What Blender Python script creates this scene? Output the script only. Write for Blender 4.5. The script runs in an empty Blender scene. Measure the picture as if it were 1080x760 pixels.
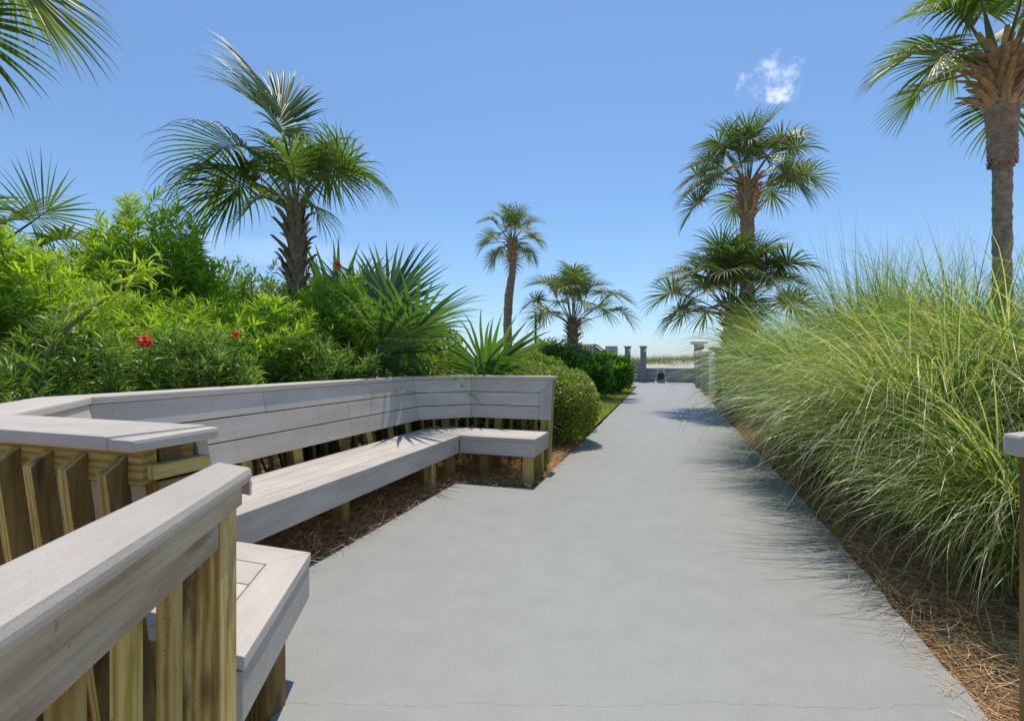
import bpy, bmesh, math, random
import numpy as np
from mathutils import Vector, Matrix
random.seed(7)
RNG = np.random.default_rng(11)
R = math.radians
scene = bpy.context.scene
COL = scene.collection
H = 1.22                       # eye height
F = 510.0                      # focal length in photo pixels (1080 wide)
SU, CU = math.sin(R(18)), math.cos(R(18))

def W(a, v, z=0.0):
    """a = metres along the path, v = metres to the right of it"""
    return Vector((CU*v + SU*a, -SU*v + CU*a, z))
def at(px, Y):                 # sideways position of something seen in photo column px at distance Y
    return (px-540)/F*Y
def hgt(py, Y):
    return H + (380-py)/F*Y

# ------------------------------------------------------------------ materials
def newmat(name):
    m = bpy.data.materials.new(name); m.use_nodes = True
    nt = m.node_tree; nt.nodes.clear()
    out = nt.nodes.new('ShaderNodeOutputMaterial')
    p = nt.nodes.new('ShaderNodeBsdfPrincipled')
    nt.links.new(p.outputs[0], out.inputs[0])
    return m, nt, p, out
def N(nt, t, **kw):
    n = nt.nodes.new(t)
    for k, v in kw.items():
        if k in n.inputs: n.inputs[k].default_value = v
        else: setattr(n, k, v)
    return n
def ramp(nt, fac, stops):
    r = nt.nodes.new('ShaderNodeValToRGB')
    el = r.color_ramp.elements
    while len(el) < len(stops): el.new(0.5)
    for e, (p, c) in zip(el, stops):
        e.position = p; e.color = (*c, 1)
    nt.links.new(fac, r.inputs[0]); return r.outputs[0]
def mixc(nt, fac, a, b, mode='MIX'):
    m = nt.nodes.new('ShaderNodeMix'); m.data_type = 'RGBA'; m.blend_type = mode
    for s, v in ((0, fac), (6, a), (7, b)):
        if hasattr(v, 'is_output') or isinstance(v, bpy.types.NodeSocket): nt.links.new(v, m.inputs[s])
        elif s == 0: m.inputs[0].default_value = v
        else: m.inputs[s].default_value = (*v, 1)
    return m.outputs[2]
def noise(nt, vec, scale, detail=4, rough=.55, dim='3D'):
    n = nt.nodes.new('ShaderNodeTexNoise'); n.inputs['Scale'].default_value = scale
    n.inputs['Detail'].default_value = detail; n.inputs['Roughness'].default_value = rough
    if vec is not None: nt.links.new(vec, n.inputs['Vector'])
    return n.outputs[0]
def mapping(nt, vec, scale):
    m = nt.nodes.new('ShaderNodeMapping'); m.inputs['Scale'].default_value = scale
    nt.links.new(vec, m.inputs[0]); return m.outputs[0]
def attr(nt, name, out=1):
    a = nt.nodes.new('ShaderNodeAttribute'); a.attribute_name = name
    return a.outputs[out]
def bump(nt, p, h, strength=.4, dist=.004):
    b = nt.nodes.new('ShaderNodeBump'); b.inputs['Strength'].default_value = strength
    b.inputs['Distance'].default_value = dist
    nt.links.new(h, b.inputs['Height']); nt.links.new(b.outputs[0], p.inputs['Normal'])

def mat_wood(name, dark, mid, light, stain=(.05, .035, .02), stain_amt=.8, s0=.54, s1=.70, tlo=(.42, .34, .26)):
    m, nt, p, o = newmat(name)
    g = attr(nt, 'grain')
    warp = noise(nt, mapping(nt, g, (2.0, 9, 9)), 1.2, 3)
    w = nt.nodes.new('ShaderNodeTexWave'); w.wave_type = 'BANDS'; w.bands_direction = 'Y'
    w.inputs['Scale'].default_value = 16; w.inputs['Distortion'].default_value = 7
    w.inputs['Detail'].default_value = 3; w.inputs['Detail Scale'].default_value = 1.2
    nt.links.new(mapping(nt, g, (.13, 1, .7)), w.inputs[0])
    fib = noise(nt, mapping(nt, g, (4, 160, 160)), 1.0, 5, .7)
    c = ramp(nt, w.outputs[0], [(0.0, dark), (.45, mid), (1.0, light)])
    c2 = ramp(nt, fib, [(.3, dark), (.55, mid), (.75, light)])
    c = mixc(nt, .5, c, c2)
    st = noise(nt, mapping(nt, g, (1.6, 7, 7)), 1.6, 6, .62)
    sm = nt.nodes.new('ShaderNodeMapRange'); sm.inputs[1].default_value = s0; sm.inputs[2].default_value = s1
    sm.inputs[4].default_value = stain_amt
    nt.links.new(st, sm.inputs[0])
    c = mixc(nt, sm.outputs[0], c, stain)
    kv = nt.nodes.new('ShaderNodeTexVoronoi'); kv.inputs['Scale'].default_value = 1.0; nt.links.new(mapping(nt, g, (3.2, 13, 13)), kv.inputs[0])
    km = nt.nodes.new('ShaderNodeMapRange'); km.inputs[1].default_value = .22; km.inputs[2].default_value = .10; km.inputs[4].default_value = .8
    nt.links.new(kv.outputs['Distance'], km.inputs[0]); c = mixc(nt, km.outputs[0], c, tuple(x*1.3 for x in stain))
    sp = noise(nt, g, 90, 2); sr = nt.nodes.new('ShaderNodeMapRange')
    sr.inputs[1].default_value = .67; sr.inputs[2].default_value = .74; sr.inputs[4].default_value = .5
    nt.links.new(sp, sr.inputs[0])
    c = mixc(nt, sr.outputs[0], c, stain)
    c = mixc(nt, 1.0, c, ramp(nt, attr(nt, 'tint', 2), [(0, tlo), (.45, (.85, .78, .70)), (1, (1.15, 1.15, 1.08))]), 'MULTIPLY')
    nt.links.new(c, p.inputs['Base Color']); p.inputs['Roughness'].default_value = .72
    bump(nt, p, mixc(nt, .5, w.outputs[0], fib), .5, .0025)
    return m
def mat_paint(name, base, dirt, speck=.5, scale=1.0, worn=(.36, .30, .22), wornamt=.0):
    m, nt, p, o = newmat(name)
    g = attr(nt, 'grain')
    n1 = noise(nt, mapping(nt, g, (1.5, 5, 5)), 1.3*scale, 6, .6)
    n2 = noise(nt, g, 260*scale, 4, .75)
    n3 = noise(nt, mapping(nt, g, (5, 110, 60)), 1, 4, .65)
    c = ramp(nt, n1, [(.3, dirt), (.62, base)])
    lighter = tuple(min(1, x*1.12) for x in base)
    c = mixc(nt, .16, c, ramp(nt, n3, [(.3, dirt), (.7, lighter)]))
    s = nt.nodes.new('ShaderNodeMapRange'); s.inputs[1].default_value = .58; s.inputs[2].default_value = .68
    s.inputs[4].default_value = speck
    nt.links.new(n2, s.inputs[0])
    c = mixc(nt, s.outputs[0], c, tuple(x*.45 for x in dirt))
    if wornamt:
        n4 = noise(nt, mapping(nt, g, (3, 12, 12)), 2.2, 6, .7)
        s4 = nt.nodes.new('ShaderNodeMapRange'); s4.inputs[1].default_value = .60; s4.inputs[2].default_value = .66
        s4.inputs[4].default_value = wornamt
        nt.links.new(n4, s4.inputs[0]); c = mixc(nt, s4.outputs[0], c, worn)
    c = mixc(nt, 1.0, c, ramp(nt, attr(nt, 'tint', 2), [(0, (.88, .88, .88)), (1, (1.05, 1.04, 1.03))]), 'MULTIPLY')
    nt.links.new(c, p.inputs['Base Color']); p.inputs['Roughness'].default_value = .62
    bump(nt, p, mixc(nt, .35, n2, n3), .7, .002)
    return m
def mat_leaf(name, stops, trans=.35, rough=.42, tip=None, tipc=(.30, .22, .09), spec=.5):
    m, nt, p, o = newmat(name)
    c = ramp(nt, attr(nt, 'rnd', 2), stops)
    if tip is not None:
        t = nt.nodes.new('ShaderNodeMapRange'); t.inputs[1].default_value = tip; t.inputs[2].default_value = 1.0
        t.inputs[4].default_value = .75
        nt.links.new(attr(nt, 'along', 2), t.inputs[0]); c = mixc(nt, t.outputs[0], c, tipc)
    nt.links.new(c, p.inputs['Base Color']); p.inputs['Roughness'].default_value = rough
    p.inputs['Specular IOR Level'].default_value = spec
    tr = nt.nodes.new('ShaderNodeBsdfTranslucent')
    tc = mixc(nt, 1.0, c, (1.5, 1.5, .55), 'MULTIPLY'); nt.links.new(tc, tr.inputs[0])
    mx = nt.nodes.new('ShaderNodeMixShader'); mx.inputs[0].default_value = trans
    nt.links.new(p.outputs[0], mx.inputs[1]); nt.links.new(tr.outputs[0], mx.inputs[2])
    nt.links.new(mx.outputs[0], o.inputs[0])
    return m
def mat_plain(name, c, rough=.6, var=.25, scale=8, metal=0, bmp=.2):
    m, nt, p, o = newmat(name)
    tc = nt.nodes.new('ShaderNodeTexCoord')
    n = noise(nt, tc.outputs['Object'], scale, 6, .6)
    col = ramp(nt, n, [(.25, tuple(x*(1-var) for x in c)), (.75, tuple(min(1, x*(1+var)) for x in c))])
    nt.links.new(col, p.inputs['Base Color']); p.inputs['Roughness'].default_value = rough
    p.inputs['Metallic'].default_value = metal
    if bmp: bump(nt, p, n, bmp, .01)
    return m

M = {}
M['post'] = mat_wood('treated_wood', (.27, .17, .035), (.55, .41, .10), (.76, .63, .25), (.09, .05, .022), .7)
M['stained'] = mat_wood('stained_wood', (.20, .12, .03), (.52, .37, .10), (.78, .62, .25), (.07, .038, .016), .92, .45, .60, (.8, .74, .66))
M['rail_wood'] = mat_wood('weathered_wood', (.36, .27, .17), (.56, .47, .32), (.68, .60, .45), (.24, .16, .10), .3, tlo=(.85, .82, .78))
M['brown'] = mat_wood('shaded_brown_wood', (.11, .065, .02), (.27, .175, .055), (.44, .32, .12), (.055, .03, .014), .8, .50, .66)  # bare brown wood, darkened to carry the shade behind boards and between balusters
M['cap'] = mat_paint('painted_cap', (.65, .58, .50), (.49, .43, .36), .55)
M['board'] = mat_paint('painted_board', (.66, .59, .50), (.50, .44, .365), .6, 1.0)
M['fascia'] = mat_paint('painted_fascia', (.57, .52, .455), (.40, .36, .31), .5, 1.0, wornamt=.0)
M['capedge'] = mat_paint('painted_post', (.26, .29, .30), (.18, .205, .21), .2, .5)
M['white'] = mat_plain('white_paint', (.78, .78, .76), .45, .08, 6, bmp=0)
M['greywall'] = mat_plain('grey_painted_wall', (.27, .30, .295), .7, .2, 2)
M['sign'] = mat_plain('sign_grey', (.30, .32, .33), .6, .1, 3)
M['fence'] = mat_wood('fence_wood', (.20, .16, .13), (.36, .31, .26), (.46, .41, .35), (.12, .1, .08), .5)
M['metal'] = mat_plain('pale_metal', (.62, .60, .58), .35, .1, 9, .6, 0)
M['black'] = mat_plain('black_rubber', (.02, .02, .02), .6, .2, 10, 0, 0)
M['pole'] = mat_plain('dark_pole', (.06, .06, .065), .5, .2, 4)
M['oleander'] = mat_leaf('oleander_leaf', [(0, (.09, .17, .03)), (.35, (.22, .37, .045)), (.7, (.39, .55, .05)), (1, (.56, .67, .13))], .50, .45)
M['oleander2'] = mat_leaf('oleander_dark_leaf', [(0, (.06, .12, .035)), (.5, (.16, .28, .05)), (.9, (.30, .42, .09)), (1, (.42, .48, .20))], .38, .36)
M['yellowleaf'] = mat_leaf('old_leaf', [(0, (.35, .16, .03)), (1, (.42, .26, .05))], .3, .5)
M['petal'] = mat_leaf('red_petal', [(0, (.62, .02, .05)), (1, (.85, .06, .11))], .3, .5)
M['stem'] = mat_plain('green_brown_stem', (.16, .15, .06), .7, .3, 20)
M['palm'] = mat_leaf('palm_leaflet', [(0, (.035, .08, .022)), (.5, (.11, .19, .04)), (.9, (.23, .31, .07)), (1, (.36, .40, .17))], .42, .42, .86, (.33, .27, .14), .5)
M['palm_far'] = mat_leaf('far_palm_leaflet', [(0, (.028, .07, .022)), (.5, (.09, .155, .045)), (.88, (.17, .24, .08)), (1, (.38, .40, .26))], .34, .44, .86, (.33, .27, .14), .5)
M['palm_y'] = mat_leaf('palmetto_leaflet', [(0, (.04, .095, .03)), (.5, (.10, .21, .05)), (1, (.22, .34, .09))], .34, .36, .9, (.25, .22, .12), .6)
M['petiole'] = mat_plain('petiole_green', (.13, .16, .05), .45, .3, 14, bmp=0)
M['boot'] = mat_plain('leaf_base_brown', (.50, .37, .23), .85, .55, 16, bmp=.6)
M['bootdark'] = mat_plain('leaf_base_dark', (.24, .19, .12), .85, .6, 16, bmp=.6)
M['trunk'] = mat_plain('palm_bark', (.34, .255, .175), .9, .5, 14, bmp=.8)
M['grass'] = mat_leaf('tall_grass_blade', [(0, (.045, .11, .015)), (.4, (.115, .24, .028)), (.75, (.23, .36, .055)), (.92, (.42, .48, .19)), (1, (.55, .48, .27))], .40, .30, .93, (.42, .36, .18), .6)
M['wisp'] = mat_leaf('pale_grass_blade', [(0, (.36, .42, .16)), (.6, (.62, .64, .36)), (1, (.80, .77, .55))], .4, .30, .9, (.5, .44, .3), .7)
M['drygrass'] = mat_leaf('dry_grass_blade', [(0, (.16, .09, .035)), (.6, (.40, .27, .12)), (1, (.62, .50, .28))], .2, .6)
M['hedge'] = mat_leaf('hedge_leaf', [(0, (.08, .13, .025)), (.5, (.24, .33, .045)), (.85, (.48, .54, .09)), (1, (.68, .66, .32))], .3, .38)
M['broad'] = mat_leaf('broad_leaf', [(0, (.035, .11, .018)), (.5, (.09, .26, .03)), (.85, (.20, .44, .045)), (1, (.38, .54, .10))], .3, .32)
M['lime'] = mat_leaf('lime_leaf', [(0, (.10, .17, .02)), (.5, (.24, .36, .035)), (1, (.42, .52, .08))], .36, .42)
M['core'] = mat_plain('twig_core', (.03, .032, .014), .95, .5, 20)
M['straw'] = mat_leaf('pine_needle', [(0, (.26, .13, .05)), (.45, (.66, .40, .18)), (.8, (.85, .60, .31)), (1, (.92, .76, .50))], .15, .6)
M['dunegrass'] = mat_leaf('dune_grass_blade', [(0, (.08, .12, .03)), (.6, (.17, .22, .06)), (1, (.32, .32, .14))], .35, .5)
M['lawnblade'] = mat_leaf('lawn_blade', [(0, (.16, .22, .03)), (.6, (.32, .38, .06)), (1, (.50, .48, .16))], .35, .5)

# ------------------------------------------------------------------ object helpers
def link(o, parent=None):
    COL.objects.link(o)
    if parent is not None:
        o.parent = parent
        o.matrix_parent_inverse = parent.matrix_world.inverted()
    return o
def thing(name, loc, label, cat, group=None):
    o = bpy.data.objects.new(name, None); o.location = loc; o.empty_display_size = .2
    COL.objects.link(o)
    o.matrix_world = Matrix.Translation(loc)
    o['label'] = label; o['category'] = cat
    if group: o['group'] = group
    return o
def tag(o, label=None, cat=None, group=None, kind=None):
    if label: o['label'] = label
    if cat: o['category'] = cat
    if group: o['group'] = group
    if kind: o['kind'] = kind
    return o
def link_part(o, parent):
    COL.objects.link(o)
    if parent is not None:
        o.parent = parent; o.matrix_parent_inverse = Matrix.Translation(-parent.location) if parent.type == 'EMPTY' else Matrix.Identity(4)
    return o

class Boards:
    """collects bevelled boards (each with its own grain coordinates) into one mesh"""
    def __init__(s): s.v = []; s.f = []; s.g = []; s.m = []; s.t = []
    def prism(s, bottom, top, bev=.003, grain=None, mi=0):
        """bottom/top: matching lists of Vectors; grain = (origin, along dir, across dir, normal dir)"""
        bm = bmesh.new()
        b = [bm.verts.new(p) for p in bottom]; t = [bm.verts.new(p) for p in top]
        n = len(b)
        bm.faces.new(b[::-1]); bm.faces.new(t)
        for i in range(n): bm.faces.new((b[i], b[(i+1) % n], t[(i+1) % n], t[i]))
        bmesh.ops.recalc_face_normals(bm, faces=bm.faces)
        if bev: bmesh.ops.bevel(bm, geom=list(bm.edges), offset=bev, segments=2, profile=.6, affect='EDGES')
        c = sum(bottom, Vector())/n
        if grain is None:
            e = [(bottom[(i+1) % n]-bottom[i]) for i in range(n)] + [top[0]-bottom[0]]
            A = max(e, key=lambda x: x.length).normalized()
            up = (top[0]-bottom[0]).normalized()
            if abs(A.dot(up)) > .9: up = (bottom[1]-bottom[0]).normalized()
            B = A.cross(up).normalized(); Cc = A.cross(B)
        else: A, B, Cc = grain
        off = Vector((random.uniform(0, 40), random.uniform(0, 40), random.uniform(0, 40)))
        base = len(s.v); tint = random.random()
        bm.verts.index_update()
        for v in bm.verts:
            d = v.co - c
            s.v.append(v.co[:]); s.g.append((d.dot(A)+off.x, d.dot(B)+off.y, d.dot(Cc)+off.z)); s.t.append(tint)
        for f in bm.faces:
            s.f.append([base+v.index for v in f.verts]); s.m.append(mi)
        bm.free()
    def beam(s, p0, p1, w, h, up=Vector((0, 0, 1)), bev=.003, mi=0, roll=None):
        d = (p1-p0).normalized()
        x = d.cross(up)
        if x.length < 1e-3: x = Vector((CU, -SU, 0)) if roll is None else roll
        x = x.normalized() if roll is None else roll.normalized()
        y = x.cross(d).normalized(); x = d.cross(y).normalized()
        q = [x*w/2*i + y*h/2*j for i, j in ((-1, -1), (1, -1), (1, 1), (-1, 1))]
        s.prism([p0+k for k in q], [p1+k for k in q], bev, (d, x, y), mi)
    def build(s, name, mat, parent=None):
        me = bpy.data.meshes.new(name); o0 = parent.location if parent is not None else Vector((0, 0, 0))
        me.from_pydata(s.v, [], s.f)
        a = me.attributes.new('grain', 'FLOAT_VECTOR', 'POINT')
        a.data.foreach_set('vector', np.array(s.g, dtype=np.float32).ravel())
        a = me.attributes.new('tint', 'FLOAT', 'POINT'); a.data.foreach_set('value', s.t)
        mats = mat if isinstance(mat, (list, tuple)) else [mat]
        for m in mats: me.materials.append(m)
        me.polygons.foreach_set('material_index', s.m)
        me.update()
        return link_part(bpy.data.objects.new(name, me), parent)

class Strips:
    """leaves / blades: numpy ribbons gathered into one mesh"""
    def __init__(s): s.V = []; s.Fq = []; s.rn = []; s.al = []; s.mi = []; s.n = 0
    def add(s, P, Wd, side, rnd, fold=0.0, mi=0, up=None):
        # P (n,S,3), Wd (S,) or (n,S), side (n,3) or (n,S,3), rnd (n,)
        n, S, _ = P.shape
        if n == 0: return
        Wd = np.broadcast_to(Wd, (n, S))
        if side.ndim == 2: side = np.repeat(side[:, None, :], S, 1)
        L = P - side*Wd[..., None]/2; Rr = P + side*Wd[..., None]/2
        if fold:
            T = np.gradient(P, axis=1); T /= np.linalg.norm(T, axis=2, keepdims=True)+1e-9
            nn = np.cross(T, side); 
            Mid = P - nn*Wd[..., None]*fold
            arr = np.stack([L, Mid, Rr], 2); k = 3
        else: arr = np.stack([L, Rr], 2); k = 2
        idx = (np.arange(n*S*k)+s.n).reshape(n, S, k)
        for c in range(k-1):
            q = np.stack([idx[:, :-1, c], idx[:, :-1, c+1], idx[:, 1:, c+1], idx[:, 1:, c]], -1).reshape(-1, 4)
            s.Fq.append(q); s.mi.append(np.full(len(q), mi, dtype=np.int32))
        s.V.append(arr.reshape(-1, 3))
        s.rn.append(np.repeat(rnd, S*k)); 
        al = np.broadcast_to(np.linspace(0, 1, S)[None, :, None], (n, S, k)); s.al.append(al.reshape(-1))
        s.n += n*S*k
    def tube(s, pts, rad, sides=6, mi=1, rnd=.5):
        pts = np.asarray(pts, float); S = len(pts); rad = np.broadcast_to(rad, (S,))
        T = np.gradient(pts, axis=0); T /= np.linalg.norm(T, axis=1, keepdims=True)+1e-9
        ref = np.array([0, 0, 1.]) if abs(T[0, 2]) < .9 else np.array([1., 0, 0])
        A = np.cross(T, ref); A /= np.linalg.norm(A, axis=1, keepdims=True)+1e-9
        B = np.cross(T, A)
        th = np.linspace(0, 2*np.pi, sides, endpoint=False)
        ring = pts[:, None, :] + rad[:, None, None]*(A[:, None, :]*np.cos(th)[None, :, None] + B[:, None, :]*np.sin(th)[None, :, None])
        idx = (np.arange(S*sides)+s.n).reshape(S, sides)
        q = np.stack([idx[:-1], np.roll(idx[:-1], -1, 1), np.roll(idx[1:], -1, 1), idx[1:]], -1).reshape(-1, 4)
        s.Fq.append(q); s.mi.append(np.full(len(q), mi, dtype=np.int32))
        s.V.append(ring.reshape(-1, 3)); s.rn.append(np.full(S*sides, rnd)); s.al.append(np.zeros(S*sides))
        s.n += S*sides
    def build(s, name, mats, parent=None, smooth=True):
        V = np.concatenate(s.V).astype(np.float32); Q = np.concatenate(s.Fq).astype(np.int32)
        me = bpy.data.meshes.new(name)
        me.vertices.add(len(V)); me.vertices.foreach_set('co', V.ravel())
        me.loops.add(Q.size); me.loops.foreach_set('vertex_index', Q.ravel())
        me.polygons.add(len(Q)); me.polygons.foreach_set('loop_start', np.arange(0, Q.size, 4, dtype=np.int32))
        me.polygons.foreach_set('loop_total', np.full(len(Q), 4, dtype=np.int32))
        if smooth: me.polygons.foreach_set('use_smooth', np.ones(len(Q), dtype=bool))
        for m in (mats if isinstance(mats, (list, tuple)) else [mats]): me.materials.append(m)
        me.polygons.foreach_set('material_index', np.concatenate(s.mi))
        a = me.attributes.new('rnd', 'FLOAT', 'POINT'); a.data.foreach_set('value', np.concatenate(s.rn).astype(np.float32))
        a = me.attributes.new('along', 'FLOAT', 'POINT'); a.data.foreach_set('value', np.concatenate(s.al).astype(np.float32))
        me.update(calc_edges=True); me.validate()
        return link_part(bpy.data.objects.new(name, me), parent)

def unit(v): return v/(np.linalg.norm(v, axis=-1, keepdims=True)+1e-9)
def grow(P0, D0, L, S, g, extra=None):
    """n ribbons growing from P0 along D0 with length L (n,), bending by force g (n,3) that increases along"""
    n = len(P0); P = np.zeros((n, S, 3)); P[:, 0] = P0; D = D0.copy()
    for i in range(1, S):
        t = i/(S-1)
        D = unit(D + g*(t/(S-1))*2)
        P[:, i] = P[:, i-1] + D*(L/(S-1))[:, None]
    return P
def sidevec(P, ref):
    T = unit(P[:, -1]-P[:, 0]); 
    return unit(np.cross(T, ref))

# ------------------------------------------------------------------ ground, path, sand, lawn
def sheet(name, pts, z, mat, kind='structure', thick=0, parent=None):
    bm = bmesh.new()
    vs = [bm.verts.new((p[0], p[1], z)) for p in pts]
    f = bm.faces.new(vs)
    if f.normal.z < 0: f.normal_flip()
    bm.normal_update()
    if f.normal.z < 0: bmesh.ops.reverse_faces(bm, faces=[f])
    if thick:
        r = bmesh.ops.extrude_face_region(bm, geom=[f])
        nv = [x for x in r['geom'] if isinstance(x, bmesh.types.BMVert)]
        for x in vs: x.co.z = z-thick
        bmesh.ops.recalc_face_normals(bm, faces=bm.faces)
        top = [e for e in bm.edges if all(abs(v.co.z-z) < 1e-5 for v in e.verts)]
        bmesh.ops.bevel(bm, geom=top, offset=.008, segments=2, affect='EDGES')
    me = bpy.data.meshes.new(name); bm.to_mesh(me); bm.free()
    me.materials.append(mat)
    o = bpy.data.objects.new(name, me); COL.objects.link(o)
    if kind: o['kind'] = kind
    return o

def mat_concrete():
    m, nt, p, o = newmat('painted_concrete')
    tc = nt.nodes.new('ShaderNodeTexCoord'); ob = tc.outputs['Object']
    n1 = noise(nt, ob, .55, 7, .6); n2 = noise(nt, ob, 5, 6, .65); n3 = noise(nt, ob, 120, 3, .7)
    c = ramp(nt, n1, [(.3, (.312, .305, .270)), (.5, (.338, .330, .294)), (.7, (.360, .350, .313))])
    c = mixc(nt, .3, c, ramp(nt, n2, [(.35, (.272, .269, .245)), (.65, (.40, .394, .36))]))
    c = mixc(nt, .16, c, ramp(nt, n3, [(.3, (.15, .16, .16)), (.7, (.5, .5, .49))]))
    # pale scuffs and small dark spots
    n4 = noise(nt, ob, 14, 4, .75)
    s = nt.nodes.new('ShaderNodeMapRange'); s.inputs[1].default_value = .70; s.inputs[2].default_value = .78; s.inputs[4].default_value = .45
    nt.links.new(n4, s.inputs[0]); c = mixc(nt, s.outputs[0], c, (.48, .48, .46))
    v = nt.nodes.new('ShaderNodeTexVoronoi'); v.inputs['Scale'].default_value = 3.0; nt.links.new(ob, v.inputs[0])
    s = nt.nodes.new('ShaderNodeMapRange'); s.inputs[1].default_value = .020; s.inputs[2].default_value = .012; s.inputs[4].default_value = .55
    nt.links.new(v.outputs['Distance'], s.inputs[0]); c = mixc(nt, s.outputs[0], c, (.10, .10, .10))
    # hairline crack across the path near the camera: |Y - (1.70 + wobble)| small
    sx = nt.nodes.new('ShaderNodeSeparateXYZ'); nt.links.new(ob, sx.inputs[0])
    nw = noise(nt, ob, 2.0, 8, .7)
    def crack(y0, slope, wdt, c, amt):
        a = nt.nodes.new('ShaderNodeMath'); a.operation = 'MULTIPLY_ADD'; nt.links.new(nw, a.inputs[0]); a.inputs[1].default_value = .16; a.inputs[2].default_value = y0-.08
        b = nt.nodes.new('ShaderNodeMath'); b.operation = 'MULTIPLY_ADD'; nt.links.new(sx.outputs[0], b.inputs[0]); b.inputs[1].default_value = slope; nt.links.new(a.outputs[0], b.inputs[2])
        d = nt.nodes.new('ShaderNodeMath'); d.operation = 'SUBTRACT'; nt.links.new(sx.outputs[1], d.inputs[0]); nt.links.new(b.outputs[0], d.inputs[1])
        e = nt.nodes.new('ShaderNodeMath'); e.operation = 'ABSOLUTE'; nt.links.new(d.outputs[0], e.inputs[0])
        s = nt.nodes.new('ShaderNodeMapRange'); s.inputs[1].default_value = wdt; s.inputs[2].default_value = wdt*.3; s.inputs[4].default_value = amt
        nt.links.new(e.outputs[0], s.inputs[0]); return mixc(nt, s.outputs[0], c, (.12, .12, .12))
    c = crack(1.715, 0.0, .0024, c, .42)
    c = crack(5.9, -.32, .004, c, .25)
    c = crack(12.2, -.32, .012, c, .5)
    c = crack(19.0, -.32, .02, c, .5)
    nt.links.new(c, p.inputs['Base Color']); p.inputs['Roughness'].default_value = .55
    bump(nt, p, mixc(nt, .4, n3, n2), .25, .003)
    return m
def mat_ground(name, stops, scale, bmp=.5, dist=.02):
    m, nt, p, o = newmat(name)
    tc = nt.nodes.new('ShaderNodeTexCoord'); ob = tc.outputs['Object']
    n1 = noise(nt, ob, scale, 9, .68); n2 = noise(nt, ob, scale*9, 5, .7)
    c = mixc(nt, .5, ramp(nt, n1, stops), ramp(nt, n2, stops))
    nt.links.new(c, p.inputs['Base Color']); p.inputs['Roughness'].default_value = .9
    bump(nt, p, n2, bmp, dist); return m
M['concrete'] = mat_concrete()
M['mulch'] = mat_ground('pine_straw_bed', [(.3, (.16, .085, .035)), (.5, (.36, .21, .095)), (.7, (.60, .39, .20))], 6)
M['sand'] = mat_ground('beach_sand', [(.3, (.40, .34, .28)), (.5, (.52, .46, .39)), (.7, (.62, .56, .49))], 1.5)
M['lawn'] = mat_ground('lawn_soil', [(.3, (.16, .20, .04)), (.5, (.28, .31, .06)), (.7, (.42, .40, .14))], 5)

sheet('ground', [(-900, -60), (900, -60), (900, 62), (-900, 62)], -.10, M['mulch'])
# sand beyond the wall, rising to a dune crest and falling to the sea
def dune():
    bm = bmesh.new(); NX, NY = 90, 46; grid = []
    for j in range(NY):
        row = []
        t = j/(NY-1); y = 29.3 + 42*t
        for i in range(NX):
            x = -60 + 150*i/(NX-1)
            yy = y - .325*(x-9)*max(0, 1-t*1.5)*.9 if abs(x-9) < 200 else y
            k = max(0, min(1, (t-.03)/.42)); k = k*k*(3-2*k)
            z = .05 + 1.12*k + .10*math.sin(x*.35+1)*k + .08*math.sin(x*.9+y*.4)*k
            if t > .55: z -= (t-.55)*7
            row.append(bm.verts.new((x, yy, z)))
        grid.append(row)
    for j in range(NY-1):
        for i in range(NX-1):
            f = bm.faces.new((grid[j][i], grid[j][i+1], grid[j+1][i+1], grid[j+1][i])); f.smooth = True
    me = bpy.data.meshes.new('sand_dune'); bm.to_mesh(me); bm.free(); me.materials.append(M['sand'])
    o = bpy.data.objects.new('sand_dune', me); COL.objects.link(o); o['kind'] = 'structure'
dune()
m, nt, p, o = newmat('sea_water'); p.inputs['Base Color'].default_value = (.05, .11, .15, 1); p.inputs['Roughness'].default_value = .25
M['sea'] = m
tc = nt.nodes.new('ShaderNodeTexCoord'); bump(nt, p, noise(nt, tc.outputs['Object'], .4, 6), .6, .4)
sheet('sea', [(-6000, 60), (6000, 60), (6000, 9000), (-6000, 9000)], -2.0, M['sea'])

def AV(l): return [W(a, v)[:2] for a, v in l]
PATH = [(-6, -.95), (1.05, -.98), (1.28, -1.24), (1.6, -2.06), (4.40, -2.04), (4.45, -1.235), (8, -1.25), (12, -1.29), (18, -1.35), (23.6, -1.42), (23.8, -3.6), (27.9, -3.6),
        (27.9, 1.25), (13, 1.16), (8, 1.13), (4.5, 1.11), (2, 1.04), (0, 1.0), (-6, .9)]
def rough(pts, step=.12, amp=.006):
    out = []; rgp = random.Random(4)
    for i, p in enumerate(pts):
        q = pts[(i+1) % len(pts)]; L = math.dist(p, q); n = max(1, int(L/step)) if min(p[0], q[0]) > -1 else 1
        n = min(n, 90)
        for k in range(n):
            t = k/n; w_ = amp*(rgp.gauss(0, 1)) if 0 < k else 0
            dx, dy = (q[0]-p[0])/L, (q[1]-p[1])/L
            out.append((p[0]+(q[0]-p[0])*t-dy*w_, p[1]+(q[1]-p[1])*t+dx*w_))
    return out
sheet('path', AV(rough(PATH)), 0, M['concrete'], thick=.12)
sheet('lawn', AV([(7.6, -1.33), (12, -1.36), (18, -1.41), (22.8, -1.55), (23.2, -3.2), (16, -3.4), (8.6, -3.0)]), -.02, M['lawn'])

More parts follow.
